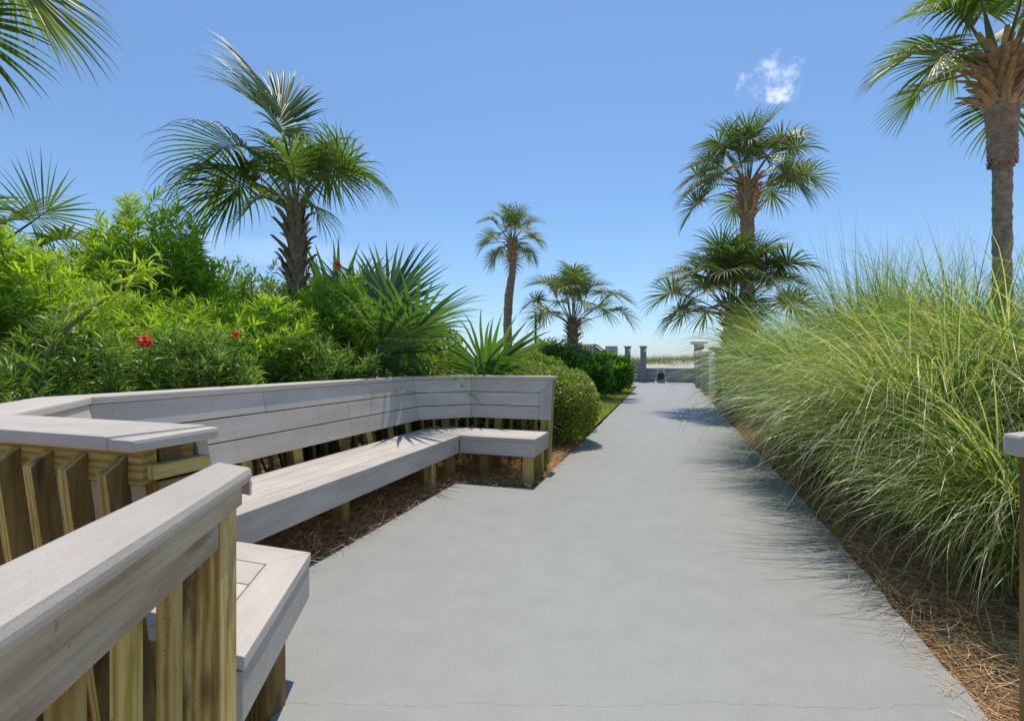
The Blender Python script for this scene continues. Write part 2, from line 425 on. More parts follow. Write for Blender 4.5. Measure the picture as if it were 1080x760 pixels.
# ------------------------------------------------------------------ the bench
IN = [(1.03, -1.22), (1.03, -2.11), (1.634, -2.715), (4.815, -2.715), (5.30, -2.23), (5.30, -1.25)]
def offs(d, z):
    """the back's plan polyline moved outwards by d (negative = towards the seat)"""
    k = d*math.tan(R(22.5))
    l = [(1.03-d, -1.22), (1.03-d, -2.11-k), (1.634-k, -2.715-d), (4.815+k, -2.715-d), (5.30+d, -2.23-k), (5.30+d, -1.25)]
    return [W(a, v, z) for a, v in l]
TILT = .095/.46
def back_off(z): return (z-1.0)*TILT          # board face offset at height z
bench = thing('corner_bench', W(3.2, -2.4, 0), 'long grey painted built-in bench wrapping around with slatted back, beside the path', 'bench')
# back boards
rows = [(.560, .702), (.710, .851), (.859, 1.0)]
bk = Boards()
for (z0, z1) in rows:
    i0, i1 = offs(back_off(z0)-.0+.012, z0), offs(back_off(z1)+.012, z1)
    o0, o1 = offs(back_off(z0)+.045, z0), offs(back_off(z1)+.045, z1)
    for s in range(5):
        e = .0012
        A0, B0, A1, B1 = i0[s], i0[s+1], i1[s], i1[s+1]
        C0, D0, C1, D1 = o0[s], o0[s+1], o1[s], o1[s+1]
        d = (B0-A0).normalized()
        cut0 = cut1 = 0
        if s == 4:      # boards stop at the upright frame board; the top one is mitred
            if z1 < .99: cut1 = (.14, .14)
            else: cut1 = (.142, 0)
        if s == 4:
            B0 = B0 - d*cut1[0]; D0 = D0 - d*cut1[0]; B1 = B1 - d*cut1[1]; D1 = D1 - d*cut1[1]
        A0, C0, A1, C1 = [q + d*e for q in (A0, C0, A1, C1)]
        B0, D0, B1, D1 = [q - d*e for q in (B0, D0, B1, D1)]
        # long run is two boards end to end
        parts = [(0, 1)]
        if s == 2: parts = [(0, .335 if z1 > .99 else .62), (.3362 if z1 > .99 else .6212, 1)]
        for (t0, t1) in parts:
            L = lambda p, q, t: p.lerp(q, t)
            bot = [L(A0, B0, t0), L(A0, B0, t1), L(C0, D0, t1), L(C0, D0, t0)]
            top = [L(A1, B1, t0), L(A1, B1, t1), L(C1, D1, t1), L(C1, D1, t0)]
            up = Vector((0, 0, 1))
            bk.prism(bot, top, .003, (d, up, d.cross(up)))
# upright frame board at the far end
z0, z1 = .560, .999
i0, i1 = offs(back_off(z0)+.010, z0), offs(back_off(z1)+.010, z1)
o0, o1 = offs(back_off(z0)+.045, z0), offs(back_off(z1)+.045, z1)
d = (i0[5]-i0[4]).normalized(); up = Vector((0, 0, 1))
t1 = .859; im = offs(back_off(t1)+.010, t1); om = offs(back_off(t1)+.045, t1)
bk.prism([i0[5]-d*.137, i0[5], i1[5], im[5]-d*.139], [o0[5]-d*.137, o0[5], o1[5], om[5]-d*.139], .003, (up, d, d.cross(up)))
bo_ = bk.build('back_boards', [M['board'], M['brown']], bench)
outs = [W(-1, 0)-W(0, 0), (W(-1, -1)-W(0, 0)).normalized(), W(0, -1)-W(0, 0), (W(1, -1)-W(0, 0)).normalized(), W(1, 0)-W(0, 0)]
for f_ in bo_.data.polygons:          # only the seat side is painted; bare outer side darkened as gap shade
    cc_ = f_.center + bench.location; a_, v_ = SU*cc_.x+CU*cc_.y, CU*cc_.x-SU*cc_.y
    k_ = 2 if (1.7 < a_ < 4.75 and v_ < -2.5) else 0 if a_ < 1.3 and v_ > -2.1 else 4 if a_ > 5 and v_ > -2.2 else 1 if a_ < 2.5 else 3
    if f_.normal.dot(outs[k_]) > .6: f_.material_index = 1
# cap on the back
cp = Boards()
ci0, ci1 = offs(0, 1.003), offs(0, 1.04); co0, co1 = offs(.235, 1.003), offs(.235, 1.04)
for s in range(5):
    d = (ci0[s+1]-ci0[s]).normalized(); e = .001; x0 = -.03 if s == 0 else e; x1 = .012 if s == 4 else -e
    q = lambda l: (l[s] + d*x0, l[s+1] + d*x1)
    a, b = q(ci0); c, dd = q(co0); a1, b1 = q(ci1); c1, d1 = q(co1)
    if s == 0:          # near end: the last piece is a separate mitred return
        cut = .055
        cp.prism([a+d*(cut-.01), b, dd, c+d*(cut+.03)], [a1+d*(cut-.01), b1, d1, c1+d*(cut+.03)], .010, (d, d.cross(up), up))
        cp.prism([a, a+d*(cut-.014), c+d*(cut+.026), c], [a1-up*.004, a1+d*(cut-.014)-up*.004, c1+d*(cut+.026)-up*.006, c1-up*.006], .010, (d.cross(up), d, up))
    elif s == 2:
        for (t0, t1) in ((0, .6), (.601, 1)):
            L = lambda p, q_, t: p.lerp(q_, t)
            cp.prism([L(a, b, t0), L(a, b, t1), L(c, dd, t1), L(c, dd, t0)], [L(a1, b1, t0), L(a1, b1, t1), L(c1, d1, t1), L(c1, d1, t0)], .008, (d, d.cross(up), up))
    else: cp.prism([a, b, dd, c], [a1, b1, d1, c1], .008, (d, d.cross(up), up))
cp.build('cap_rail', M['cap'], bench)
# sub rails under the cap (behind the boards)
sr = Boards()
for (o_a, o_b, za, zb) in ((.150, .188, .915, 1.0), (.052, .088, .925, 1.0)):
    l0, l1 = offs(o_a+ (0 if o_a > .1 else 0), za), offs(o_b, za)
    m0, m1 = offs(o_a, zb), offs(o_b, zb)
    for s in range(5):
        d = (l0[s+1]-l0[s]).normalized(); e = .003
        bb = [l0[s]+d*e, l0[s+1]-d*e, l1[s+1]-d*e, l1[s]+d*e]; tt = [m0[s]+d*e, m0[s+1]-d*e, m1[s+1]-d*e, m1[s]+d*e]
        sr.prism(bb, tt, .003, (d, up, d.cross(up)))
sr.build('sub_rail', M['post'], bench)
lr = Boards()
l0, l1 = offs(-.03, .16), offs(.01, .16); m0, m1 = offs(-.03, .25), offs(.01, .25)
for s in range(5):
    d = (l0[s+1]-l0[s]).normalized(); e = .003
    lr.prism([l0[s]+d*e, l0[s+1]-d*e, l1[s+1]-d*e, l1[s]+d*e], [m0[s]+d*e, m0[s+1]-d*e, m1[s+1]-d*e, m1[s]+d*e], .003, (d, up, d.cross(up)))
lr.build('lower_rail', M['post'], bench)
# slanted balusters outside, pointed tops
def slanted(px_off, seg, s, w, dep, ztop, zbot, name, pointed=True, mat='post', tl=TILT):
    lt = offs(px_off, ztop); lb = offs(px_off-(ztop-zbot)*tl, zbot)
    ot = offs(px_off+1, ztop)
    d = (lt[seg+1]-lt[seg]).normalized(); out = Vector((d.y, -d.x, 0))
    if out.dot(offs(1, 0)[seg]-offs(0, 0)[seg]) < 0: out = -out
    base_t = lt[seg] + d*s; 
    base_b = base_t - out*(ztop-zbot)*tl; base_b.z = zbot
    b = Boards(); dep_v = out*dep
    B = [base_b-d*w/2, base_b+d*w/2, base_b+d*w/2+dep_v, base_b-d*w/2+dep_v]
    T = [base_t-d*w/2, base_t+d*w/2, base_t+d*w/2+dep_v, base_t-d*w/2+dep_v]
    if pointed: T[2] = T[2]-up*dep*.75; T[3] = T[3]-up*dep*.75
    ax = (base_t-base_b).normalized()
    b.prism(B, T, .003, (ax, d, out))
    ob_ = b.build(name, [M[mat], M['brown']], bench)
    for f_ in ob_.data.polygons:      # wide sawn faces browned darker for the shade between balusters, outer edge yellow
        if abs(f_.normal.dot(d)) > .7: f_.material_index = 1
    return ob_
seglen = [(offs(.19, 1)[i+1]-offs(.19, 1)[i]).length for i in range(5)]
for seg in range(5):
    n = max(2, int(round(seglen[seg]/.145)))
    for k in range(n):
        s = (k+.5)*seglen[seg]/n + random.uniform(-.004, .004)
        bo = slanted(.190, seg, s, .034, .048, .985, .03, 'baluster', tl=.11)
        if seg == 0:
            lt_ = offs(.190, .94); d_ = (lt_[1]-lt_[0]).normalized(); c_ = lt_[0]+d_*s+W(-.052+.045*.16, 0)-W(0, 0)
            nb = Boards(); nb.beam(c_+W(-.0012, 0), c_+W(.004, 0), .0055, .0055, bev=.0015); nb.build('nail', M['black'], bo)
for seg, ss in ((0, (.045,)), (1, (.46,)), (2, (.12, .95, 1.42, 1.95, 2.35, 2.72, 3.05)), (3, (.40,)), (4, (.38, .93))):
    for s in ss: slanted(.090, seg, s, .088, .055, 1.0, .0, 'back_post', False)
# the end grain blocks seen at the near end of the back
eb = Boards()
p = W(1.03-.10, -1.213, 0)
for k, (za, zb, w) in enumerate(((.925, .965, .15), (.885, .922, .12), (.84, .882, .16))):
    q = Vector((p.x, p.y, (za+zb)/2)); eb.beam(q - W(w/2, 0), q + W(w/2, 0), .035, zb-za-.004)
eb.build('end_blocking', M['post'], bench)

# seat: planks that follow the front edge, mitred at the inner corners
ZS0, ZS1 = .412, .45
AN, AF, VF = 1.60, 4.56, -2.045        # near leg's inner edge, far leg's inner edge, long front edge
st = Boards(); gap = .0045; pw = .150
def flat(poly, z0, z1, ddir, bev=.004):
    # shrink slightly is left to the caller
    d = W(*ddir)-W(0, 0); d.normalize()
    st.prism([W(a, v, z0) for a, v in poly], [W(a, v, z1) for a, v in poly], bev, (d, d.cross(up), up))
for k in range(4):
    o0_, o1_ = k*pw, (k+1)*pw-gap
    e = .0015
    m0_, m1_ = o0_, o1_
    # long leg, in two lengths
    va, vb = VF-o0_, VF-o1_
    split = 3.0 + .55*((k*37) % 3)
    flat([(AN-m0_+e, va), (split, va), (split, vb), (AN-m1_+e, vb)], ZS0, ZS1, (1, 0))
    flat([(split+.002, va), (AF+m0_-e, va), (AF+m1_-e, vb), (split+.002, vb)], ZS0, ZS1, (1, 0))
    # far leg
    aa, ab = AF+o0_, AF+o1_
    endv = -1.245
    flat([(aa, VF-o0_+e), (ab, VF-o1_+e), (ab, endv), (aa, endv)], ZS0, ZS1, (0, 1))
# near leg with a skewed end
E0, E1 = Vector((1.60, -1.37)), Vector((.98, -1.05))      # end edge
ed = (E1-E0).normalized(); en = Vector((ed.y, -ed.x)); 
if en.y > 0: en = -en
def endline(a, inset):
    p0 = E0 + en*inset; t = (a-p0.x)/ed.x; return p0.y + ed.y*t
flat([(E0.x, E0.y), (E1.x, E1.y), (E1.x, endline(E1.x, .14)), (AN-.14, endline(AN-.14, .14))], ZS0, ZS1, (ed.x, ed.y))
for k in range(4):
    o0_, o1_ = k*pw, (k+1)*pw-gap; aa, ab = AN-o0_, AN-o1_
    if k == 0: v0, v1 = E0.y-.003, endline(ab, .143)
    else: v0, v1 = endline(aa, .144), endline(ab, .144)
    flat([(aa, VF-o0_+.0015), (aa, v0), (ab, v1), (ab, VF-o1_+.0015)], ZS0, ZS1, (0, 1))
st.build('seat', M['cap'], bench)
fa = Boards()
def vert(p, q, z0, z1, th, bev=.003):
    P, Q = W(*p), W(*q); d = (Q-P).normalized(); n = Vector((d.y, -d.x, 0))*th
    f = lambda z: [Vector((x.x, x.y, z)) for x in (P, Q, Q+n, P+n)]
    fa.prism(f(z0), f(z1), bev, (d, up, n.normalized()))
vert((AN+.0, VF-.008), (AF-.002, VF-.008), .272, .410, -.034)
vert((AF+.006, VF-.004), (AF+.006, -1.252), .272, .410, -.034)
vert((AF+.042, -1.252), (AF+.60, -1.252), .272, .410, -.034)
vert((AN-.006, VF-.006), (AN-.006, -1.385), .272, .410, .034)
vert((E0.x-.004, E0.y-.004), (E1.x, E1.y-.006), .272, .410, .034)
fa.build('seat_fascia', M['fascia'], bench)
for (fix, lst) in (('seat_screws', [(a_, VF-.035-k*.150+dv) for a_ in (1.75, 2.35, 3.0, 3.65, 4.3) for k in range(4) for dv in (0, -.075)] + [(AF+.035+k*.150+da, v_) for v_ in (-1.75, -1.34) for k in range(4) for da in (0, .075)]
                     + [(AN-.035-k*.150-da, v_) for v_ in (-1.62,) for k in range(1, 4) for da in (0, .075)]),):
    sb = Boards()
    for (a_, v_) in lst: sb.beam(W(a_, v_, .445), W(a_, v_, .4508), .008, .008, roll=Vector((CU, -SU, 0)), bev=.002)
    sb.build(fix, M['black'], bench)
sb = Boards()
for (z_) in (.60, .665, .75, .815, .90, .962):
    for t_ in (.03, .245, .50, .74, .97):
        l_ = offs(back_off(z_)+.0115, z_); q_ = l_[2].lerp(l_[3], t_); sb.beam(q_, q_+W(0, -.004)-W(0, 0), .007, .007, bev=.002)
    for t_ in (.06, .5, .80):
        l_ = offs(back_off(z_)+.0115, z_); q_ = l_[4].lerp(l_[5], t_); sb.beam(q_, q_+W(.004, 0)-W(0, 0), .007, .007, bev=.002)
sb.build('back_screws', M['black'], bench)
# joist under the long seat and legs
def leg(a, v, w=.09, zt=.409):
    b = Boards(); q = W(a, v, 0); b.beam(Vector((q.x, q.y, -.09)), Vector((q.x, q.y, zt)), w, w, roll=Vector((CU, -SU, 0)))
    return b.build('leg', M['post'], bench)
for a, v in ((4.66, -1.34), (5.06, -1.34), (4.68, -2.22), (4.20, -2.20), (3.05, -2.34), (2.1, -2.3), (1.34, -1.34), (1.42, -1.9), (4.70, -1.82)):
    leg(a, v)
# end post that carries the back's far end
b = Boards(); lt = offs(.05, 1.0); lb = offs(.05-.9*TILT, .10)
b.prism([lb[5]+W(0, -.034), lb[5]+W(0, -.002), lb[5]+W(.11, -.002), lb[5]+W(.11, -.034)], [lt[5]+W(0, -.034), lt[5]+W(0, -.002), lt[5]+W(.11, -.002), lt[5]+W(.11, -.034)], .003)
b.build('end_post', M['post'], bench)

# ------------------------------------------------------------------ near railing
rail = thing('railing', Vector((-.65, 1.1, 0)), 'nearest wooden railing with wide pale grey rounded cap and treated wood post', 'railing')
Lf = Vector((-.709, 1.166, 0)); Ln = Vector((-.611, .577, 0)); Rf = Vector((-.590, 1.100, 0)); Rn = Vector((-.463, .437, 0))
Ln = Lf + (Ln-Lf)*3.6; Rn = Rf + (Rn-Rf)*3.4
b = Boards()
zt, zb = .980, .945
Z = lambda p, z: Vector((p.x, p.y, z))
dr = (Rf-Rn).normalized(); nr = Vector((dr.y, -dr.x, 0))
b.prism([Z(Ln, zb), Z(Rn, zb), Z(Rf, zb), Z(Lf, zb)], [Z(Ln, zt), Z(Rn, zt), Z(Rf, zt), Z(Lf, zt)], .014, (dr, nr, up))
# drip lip at the end
b.prism([Z(Lf-dr*.004, zb-.028), Z(Rf-dr*.004, zb-.028), Z(Rf-dr*.018, zb-.028), Z(Lf-dr*.018, zb-.028)], [Z(Lf-dr*.004, zb+.006), Z(Rf-dr*.004, zb+.006), Z(Rf-dr*.018, zb+.006), Z(Lf-dr*.018, zb+.006)], .003, (nr, dr, up))
b.build('cap_rail', M['cap'], rail)
side0 = Rf - nr*.020 - dr*.022                 # right face line of the post/rails
b = Boards()
def bar(off0, off1, s0, s1, z0, z1, bb, mi=0):
    p = [side0 - nr*off0 - dr*s0, side0 - nr*off0 - dr*s1, side0 - nr*off1 - dr*s1, side0 - nr*off1 - dr*s0]
    bb.prism([Z(x, z0) for x in p], [Z(x, z1) for x in p], .003, (dr, nr, up), mi)
bar(-.006, .030, 0, 2.0, .900, .943, b)
bar(.034, .075, .01, 2.0, .905, .943, b)
bar(.004, .040, .100, 2.0, .842, .8985, b)
b.build('side_rail', M['rail_wood'], rail)
b = Boards(); c = side0 - nr*.0465 - dr*.055
b.beam(Z(c, -.09), Z(c, .8985), .089, .089, roll=nr); b.build('post', M['stained'], rail)
b = Boards(); bar(.03, .068, .100, 2.0, .10, .19, b); b.build('lower_rail', M['post'], rail)
for k in range(8):
    b = Boards(); c = side0 - nr*.062 - dr*(.170+k*.134)
    b.beam(Z(c, .06), Z(c, .895), .031, .033, roll=nr); b.build('baluster', M['post'], rail)

# right hand railing end, at the picture's edge
rr = thing('railing', Vector((1.25, 1.16, 0)), 'grey capped railing end at the right edge beside the tall grass', 'railing')
b = Boards(); pz = lambda x, y, z: Vector((x, y, z))
q = [(1.215, 1.150), (1.80, 1.33), (1.77, 1.44), (1.222, 1.205)]
b.prism([pz(x, y, .988) for x, y in q], [pz(x, y, 1.04) for x, y in q], .008, (Vector((.94, .34, 0)), Vector((-.34, .94, 0)), up))
b.build('cap_rail', M['fascia'], rr)
b = Boards(); b.beam(pz(1.362, 1.222, -.09), pz(1.362, 1.222, .986), .085, .085, roll=Vector((.94, .34, 0))); b.build('post', M['post'], rr)
for k in range(3):
    b = Boards(); x = 1.362+(.15+k*.13)*.94; y = 1.222+(.15+k*.13)*.34
    b.beam(pz(x, y, .02), pz(x, y, .986), .036, .036, roll=Vector((.94, .34, 0))); b.build('baluster', M['post'], rr)

# ------------------------------------------------------------------ far end: walls, posts, sign, cart, boardwalk
def column(a, v, w, h, capw, caph, label, group, mats=('capedge', 'white'), lamp=False, pyr=True):
    t = thing('gate_column', W(a, v, 0), label, 'post', group)
    b = Boards(); b.beam(W(a, v, -.05), W(a, v, h-caph), w, w, roll=Vector((CU, -SU, 0)), bev=.008)
    b.build('shaft', M[mats[0]], t)
    b = Boards(); c = W(a, v, 0)
    def ring(r, z): return [W(a+i*r, v+j*r, z) for i, j in ((-1, -1), (1, -1), (1, 1), (-1, 1))]
    if pyr:
        b.prism(ring(w*.53, h-caph+.001), ring(capw*.46, h-caph*.62), 0); b.prism(ring(capw*.5, h-caph*.62+.001), ring(capw*.5, h-caph*.35), .004)
        b.prism(ring(capw*.46, h-caph*.35+.001), ring(capw*.08, h), 0)
    else: b.prism(ring(capw*.5, h-caph+.001), ring(capw*.5, h), .004)
    b.build('cap', M[mats[1]], t)
    b = Boards(); b.beam(W(a, v, 0.001), W(a, v, .06), w*1.35, w*1.35, roll=Vector((CU, -SU, 0)), bev=.004); b.build('base', M[mats[0]], t)
    if lamp:
        b = Boards(); q = W(a-w/2-.03, v+.10, h-.32); b.beam(q, q+up*.16, .10, .06, roll=Vector((CU, -SU, 0)), bev=.01); b.build('lamp', M['white'], t)
    return t
g = 'white capped posts along the right side of the path'
column(14.9, 1.42, .34, 1.68, .66, .24, 'nearest white capped dark grey post, half hidden by tall grass', g)
column(20.6, 1.36, .26, 1.66, .56, .22, 'middle white capped grey post right of the path', g)
column(23.6, 1.30, .26, 1.66, .52, .22, 'short white capped grey post just before the tallest column', g)
column(28.2, 1.55, .50, 2.33, .90, .26, 'tallest white capped column at the right end of the low wall', g)
g2 = 'pair of flat topped grey columns at the far wall'
column(28.2, -2.24, .30, 2.03, .40, .07, 'left of two flat topped grey columns by the sand', g2, ('capedge', 'capedge'), True, False)
column(28.2, -1.38, .32, 2.03, .42, .07, 'right of two flat topped grey columns, where the low wall starts', g2, ('capedge', 'capedge'), True, False)
# low wall and stepped panel
def wallpiece(name, a, v0, v1, th, h, label, nrow):
    t = thing(name, W(a, (v0+v1)/2, 0), label, 'wall'); b = Boards()
    for k in range(nrow):
        z0 = k*h/nrow+.002; z1 = (k+1)*h/nrow-.006
        b.prism([W(a-th/2, v0, z0), W(a-th/2, v1, z0), W(a+th/2, v1, z0), W(a+th/2, v0, z0)], [W(a-th/2, v0, z1), W(a-th/2, v1, z1), W(a+th/2, v1, z1), W(a+th/2, v0, z1)], .004)
    b.build('panel', M['greywall'], t)
    b = Boards(); b.prism([W(a-th/2-.03, v0, h), W(a-th/2-.03, v1, h), W(a+th/2+.03, v1, h), W(a+th/2+.03, v0, h)], [W(a-th/2-.03, v0, h+.05), W(a-th/2-.03, v1, h+.05), W(a+th/2+.03, v1, h+.05), W(a+th/2+.03, v0, h+.05)], .006)
    b.build('coping', M['capedge'], t)
wallpiece('low_wall', 28.25, -1.215, 1.295, .16, .74, 'low grey wall closing the far end of the path', 3)
wallpiece('panel_wall', 28.25, -2.085, -1.545, .12, 1.05, 'horizontal board panel between the two flat topped grey columns', 5)
# white gate panel between the nearest and middle posts
t = thing('white_gate', W(17.5, 1.30, 0), 'narrow white picket panel between two white capped posts', 'gate')
b = Boards()
for z in (.30, 1.18): b.beam(W(15.1, 1.28, z), W(17.0, 1.28, z), .03, .08)
b.build('rails', M['white'], t)
for k in range(7):
    b = Boards(); a_ = 15.3+k*.26; b.beam(W(a_, 1.255, .08), W(a_, 1.255, 1.30), .02, .07, roll=Vector((SU, CU, 0))); b.build('picket', M['white'], t)
# cart by the wall
ct = thing('hose_cart', W(27.5, -.42, 0), 'small pale metal hose cart with black reel leaning by the low wall', 'cart')
C0 = W(27.5, -.42, 0)
def tubes(name, polys, r, mat, parent, sides=8):
    s = Strips()
    for pl in polys: s.tube([tuple(x) for x in pl], r, sides, 0)
    return s.build(name, M[mat], parent)
def CW(da, dv, z): return W(27.5+da, -.42+dv, z)
tubes('frame', [[CW(-.22, -.32, .03), CW(0, -.20, .45), CW(.14, -.17, .84), CW(.14, -.03, .85), CW(.14, .13, .84), CW(0, .17, .45), CW(-.22, .30, .03)],
                [CW(-.22, -.32, .03), CW(-.24, 0, .02), CW(-.22, .30, .03)], [CW(.02, -.19, .50), CW(.02, .16, .50)], [CW(.08, -.18, .68), CW(.08, .14, .68)],
                [CW(.25, -.30, .03), CW(.1, -.20, .40)], [CW(.25, .28, .03), CW(.1, .17, .40)]], .022, 'metal', ct)
def disc(name, c, ax, r, th, mat, parent, sides=24, inner=None):
    c = Vector(c); ax = Vector(ax).normalized(); s = Strips()
    pr = [(0.001, -th/2), (r*.96, -th/2), (r, -th*.3), (r, th*.3), (r*.96, th/2), (0.001, th/2)]
    s.tube([tuple(c+ax*z) for _, z in pr], np.array([q for q, _ in pr]), sides, 0)
    # tube uses gradient tangents; all along ax
    return s.build(name, M[mat], parent, False)
disc('reel', CW(-.05, 0.0, .36), (W(1, .0)-W(0, 0)), .20, .16, 'black', ct)
disc('wheel', CW(-.02, -.30, .12), (W(0, 1)-W(0, 0)), .12, .04, 'black', ct)
disc('wheel', CW(-.02, .28, .12), (W(0, 1)-W(0, 0)), .12, .04, 'black', ct)
# grey notice board
t = thing('notice_board', Vector((at(645, 33), 33, .4)), 'small blank grey notice board standing left of the two flat topped columns', 'sign')
b = Boards(); x = at(645, 33); b.prism([pz(x-.42, 33, 1.62), pz(x+.42, 33, 1.62), pz(x+.42, 33.04, 1.62), pz(x-.42, 33.04, 1.62)], [pz(x-.42, 33, 2.2), pz(x+.42, 33, 2.2), pz(x+.42, 33.04, 2.2), pz(x-.42, 33.04, 2.2)], .005)
b.build('board', M['sign'], t)
for dx in (-.3, .3):
    b = Boards(); b.beam(pz(x+dx, 33.08, .2), pz(x+dx, 33.08, 2.1), .07, .07); b.build('leg', M['capedge'], t)
# boardwalk railing in weathered wood
t = thing('boardwalk_fence', Vector((at(600, 26), 26, 0)), 'weathered brown wooden boardwalk fence with sloping end, behind the short palm', 'fence')
b = Boards(); x0, x1 = at(574, 26), at(628, 26); n = 18
for k in range(n):
    xa = x0+(x1-x0)*k/n; xb = x0+(x1-x0)*(k+1)/n-.012
    b.prism([pz(xa, 26, .3), pz(xb, 26, .3), pz(xb, 26.03, .3), pz(xa, 26.03, .3)], [pz(xa, 26, 2.02), pz(xb, 26, 2.02), pz(xb, 26.03, 2.02), pz(xa, 26.03, 2.02)], 0)
for k in range(8):
    xa = x1+.02+k*.12; h0 = 1.98-k*.085
    b.prism([pz(xa, 26+k*.05, .3), pz(xa+.11, 26+k*.05, .3), pz(xa+.11, 26.03+k*.05, .3), pz(xa, 26.03+k*.05, .3)], [pz(xa, 26+k*.05, h0), pz(xa+.11, 26+k*.05, h0-.08), pz(xa+.11, 26.03+k*.05, h0-.08), pz(xa, 26.03+k*.05, h0)], 0)
b.build('boards', M['fence'], t)
b = Boards(); b.beam(pz(x0-.05, 26, 2.06), pz(x1+.04, 26, 2.06), .14, .05); b.beam(pz(x1+.04, 25.98, 2.07), pz(x1+1.0, 26.4, 1.38), .12, .05); b.build('top_rail', M['fence'], t)
for px_ in (575, 597, 612, 627):
    b = Boards(); b.beam(pz(at(px_, 26), 25.93, .1), pz(at(px_, 26), 25.93, 2.12), .1, .1); b.build('post', M['fence'], t)
# thin pole
t = thing('lamp_pole', Vector((at(565, 20), 20, 0)), 'thin dark pole rising between the tall and short palms', 'pole')
tubes('shaft', [[pz(at(565, 20), 20, 0), pz(at(565, 20), 20, 1.6), pz(at(565, 20), 20, 3.08)]], .045, 'pole', t)
tubes('head', [[pz(at(565, 20), 20, 3.08), pz(at(565, 20), 20, 3.16)]], .06, 'pole', t)

# ------------------------------------------------------------------ palms
def frond(name, parent, p0, az, el, plen=1.0, blade=.9, n=46, grav=.55, droop=1.0, roll=0.0, wind=(0, 0), rnd0=.5, mats=('palm', 'petiole'), wscale=1.0, stalk=.014, spread=2.5, fold=.35, S=8):
    p = np.array(p0, float); d = np.array([math.cos(el)*math.sin(az), math.cos(el)*math.cos(az), math.sin(el)])
    pts = [p.copy()]; st_ = 8
    for i in range(st_):
        d = unit(d + np.array([wind[0]*.05, wind[1]*.05, -grav*.055*(i/st_+.3)*math.cos(el)*1.4])); p = p + d*plen/st_; pts.append(p.copy())
    s = Strips(); sk = Strips()
    sk.tube(pts, np.linspace(stalk*1.5, stalk*.7, len(pts)), 5, 0)
    side = unit(np.cross(d, [0, 0, 1.0])); 
    if np.linalg.norm(np.cross(d, [0, 0, 1.0])) < .05: side = np.array([1., 0, 0])
    nrm = np.cross(side, d)
    cr, sr_ = math.cos(roll), math.sin(roll); side, nrm = side*cr+nrm*sr_, nrm*cr-side*sr_
    # costa
    cl = blade*.38; cpts = [p.copy()]; ctan = [d.copy()]; cs = 6; dd = d.copy(); q = p.copy()
    for i in range(cs):
        dd = unit(dd + np.array([0, 0, -.13*droop]) - nrm*.08); q = q+dd*cl/cs; cpts.append(q.copy()); ctan.append(dd.copy())
    cpts = np.array(cpts); ctan = np.array(ctan)
    sk.tube(cpts, np.linspace(stalk*.7, .003, cs+1), 4, 0)
    u = np.linspace(-1, 1, n); sg = np.sign(u+1e-9); au = np.abs(u)
    pos = (1-au)**1.1*cs; i0 = np.clip(pos.astype(int), 0, cs-1); fr = (pos-i0)[:, None]
    B = cpts[i0]*(1-fr)+cpts[i0+1]*fr; T = unit(ctan[i0]*(1-fr)+ctan[i0+1]*fr)
    th = au**.9*spread + RNG.normal(0, .035, n)
    ph = fold*(1-.3*au)
    S_ = side[None, :]*(sg*np.cos(ph))[:, None] + nrm[None, :]*(np.sin(ph))[:, None]
    D = unit(T*np.cos(th)[:, None] + S_*np.sin(th)[:, None])
    L = blade*(1-.35*au**2)*RNG.uniform(.9, 1.06, n)
    # leaflets: stiff first 45%, then they droop
    P = np.zeros((n, S, 3)); P[:, 0] = B; dcur = D.copy()
    for i in range(1, S):
        t = i/(S-1); gg = max(0, t-.48)**1.0*.70*droop*(.5+1.0*RNG.random(n))
        dcur = unit(dcur + np.stack([np.full(n, wind[0]*.12*t), np.full(n, wind[1]*.12*t), -gg], 1) + RNG.normal(0, .02*t, (n, 3)))
        P[:, i] = P[:, i-1] + dcur*(L/(S-1))[:, None]
    w = np.interp(np.linspace(0, 1, S), [0, .12, .45, .7, 1], [.012, .036, .046, .024, .0015])*blade*wscale
    sd = np.cross(D, unit(np.cross(T, side[None, :]*sg[:, None]+1e-6)))
    sd = unit(np.cross(D, np.cross(unit(T-0*T), S_)))
    bad = np.linalg.norm(sd, axis=1) < .3; sd[bad] = side
    sd = unit(sd + .45*RNG.normal(0, 1, (n, 1))*nrm[None, :]*.6)
    rn = np.clip(rnd0 + RNG.normal(0, .16, n), 0, 1)
    s.add(P, w, sd, rn, fold=.28)
    fo = s.build(name, M[mats[0]], parent); sk.build('stalk', M[mats[1]], fo)
    return fo

def trunk(parent, pts, rads, mat, ringy=.012, sides=18, seed=0, res=6):
    pts = np.array(pts, float); k = len(pts)
    tt = np.linspace(0, k-1, max(24, int(np.sum(np.linalg.norm(np.diff(pts, axis=0), axis=1))*res*5)))
    P = np.stack([np.interp(tt, range(k), pts[:, c]) for c in range(3)], 1)
    for _ in range(6): P[1:-1] = (P[:-2]+2*P[1:-1]+P[2:])/4
    rad = np.interp(tt, range(k), rads); rg = np.random.default_rng(seed)
    th = np.linspace(0, 2*np.pi, sides, endpoint=False)
    ring = np.zeros((len(P), sides, 3))
    for i in range(len(P)):
        r = rad[i]*(1+ringy*3*rg.normal(0, 1))*(1+.03*rg.normal(0, 1, sides))
        ring[i] = P[i]+np.stack([np.cos(th)*r, np.sin(th)*r, np.zeros(sides)], 1)
    s = Strips(); idx = np.arange(len(P)*sides).reshape(len(P), sides)
    s.V.append(ring.reshape(-1, 3)); s.Fq.append(np.stack([idx[:-1], np.roll(idx[:-1], -1, 1), np.roll(idx[1:], -1, 1), idx[1:]], -1).reshape(-1, 4))
    s.mi.append(np.zeros((len(P)-1)*sides, dtype=np.int32)); s.rn.append(np.zeros(ring.size//3)); s.al.append(np.zeros(ring.size//3)); s.n = ring.size//3
    return s.build('trunk', M[mat], parent)
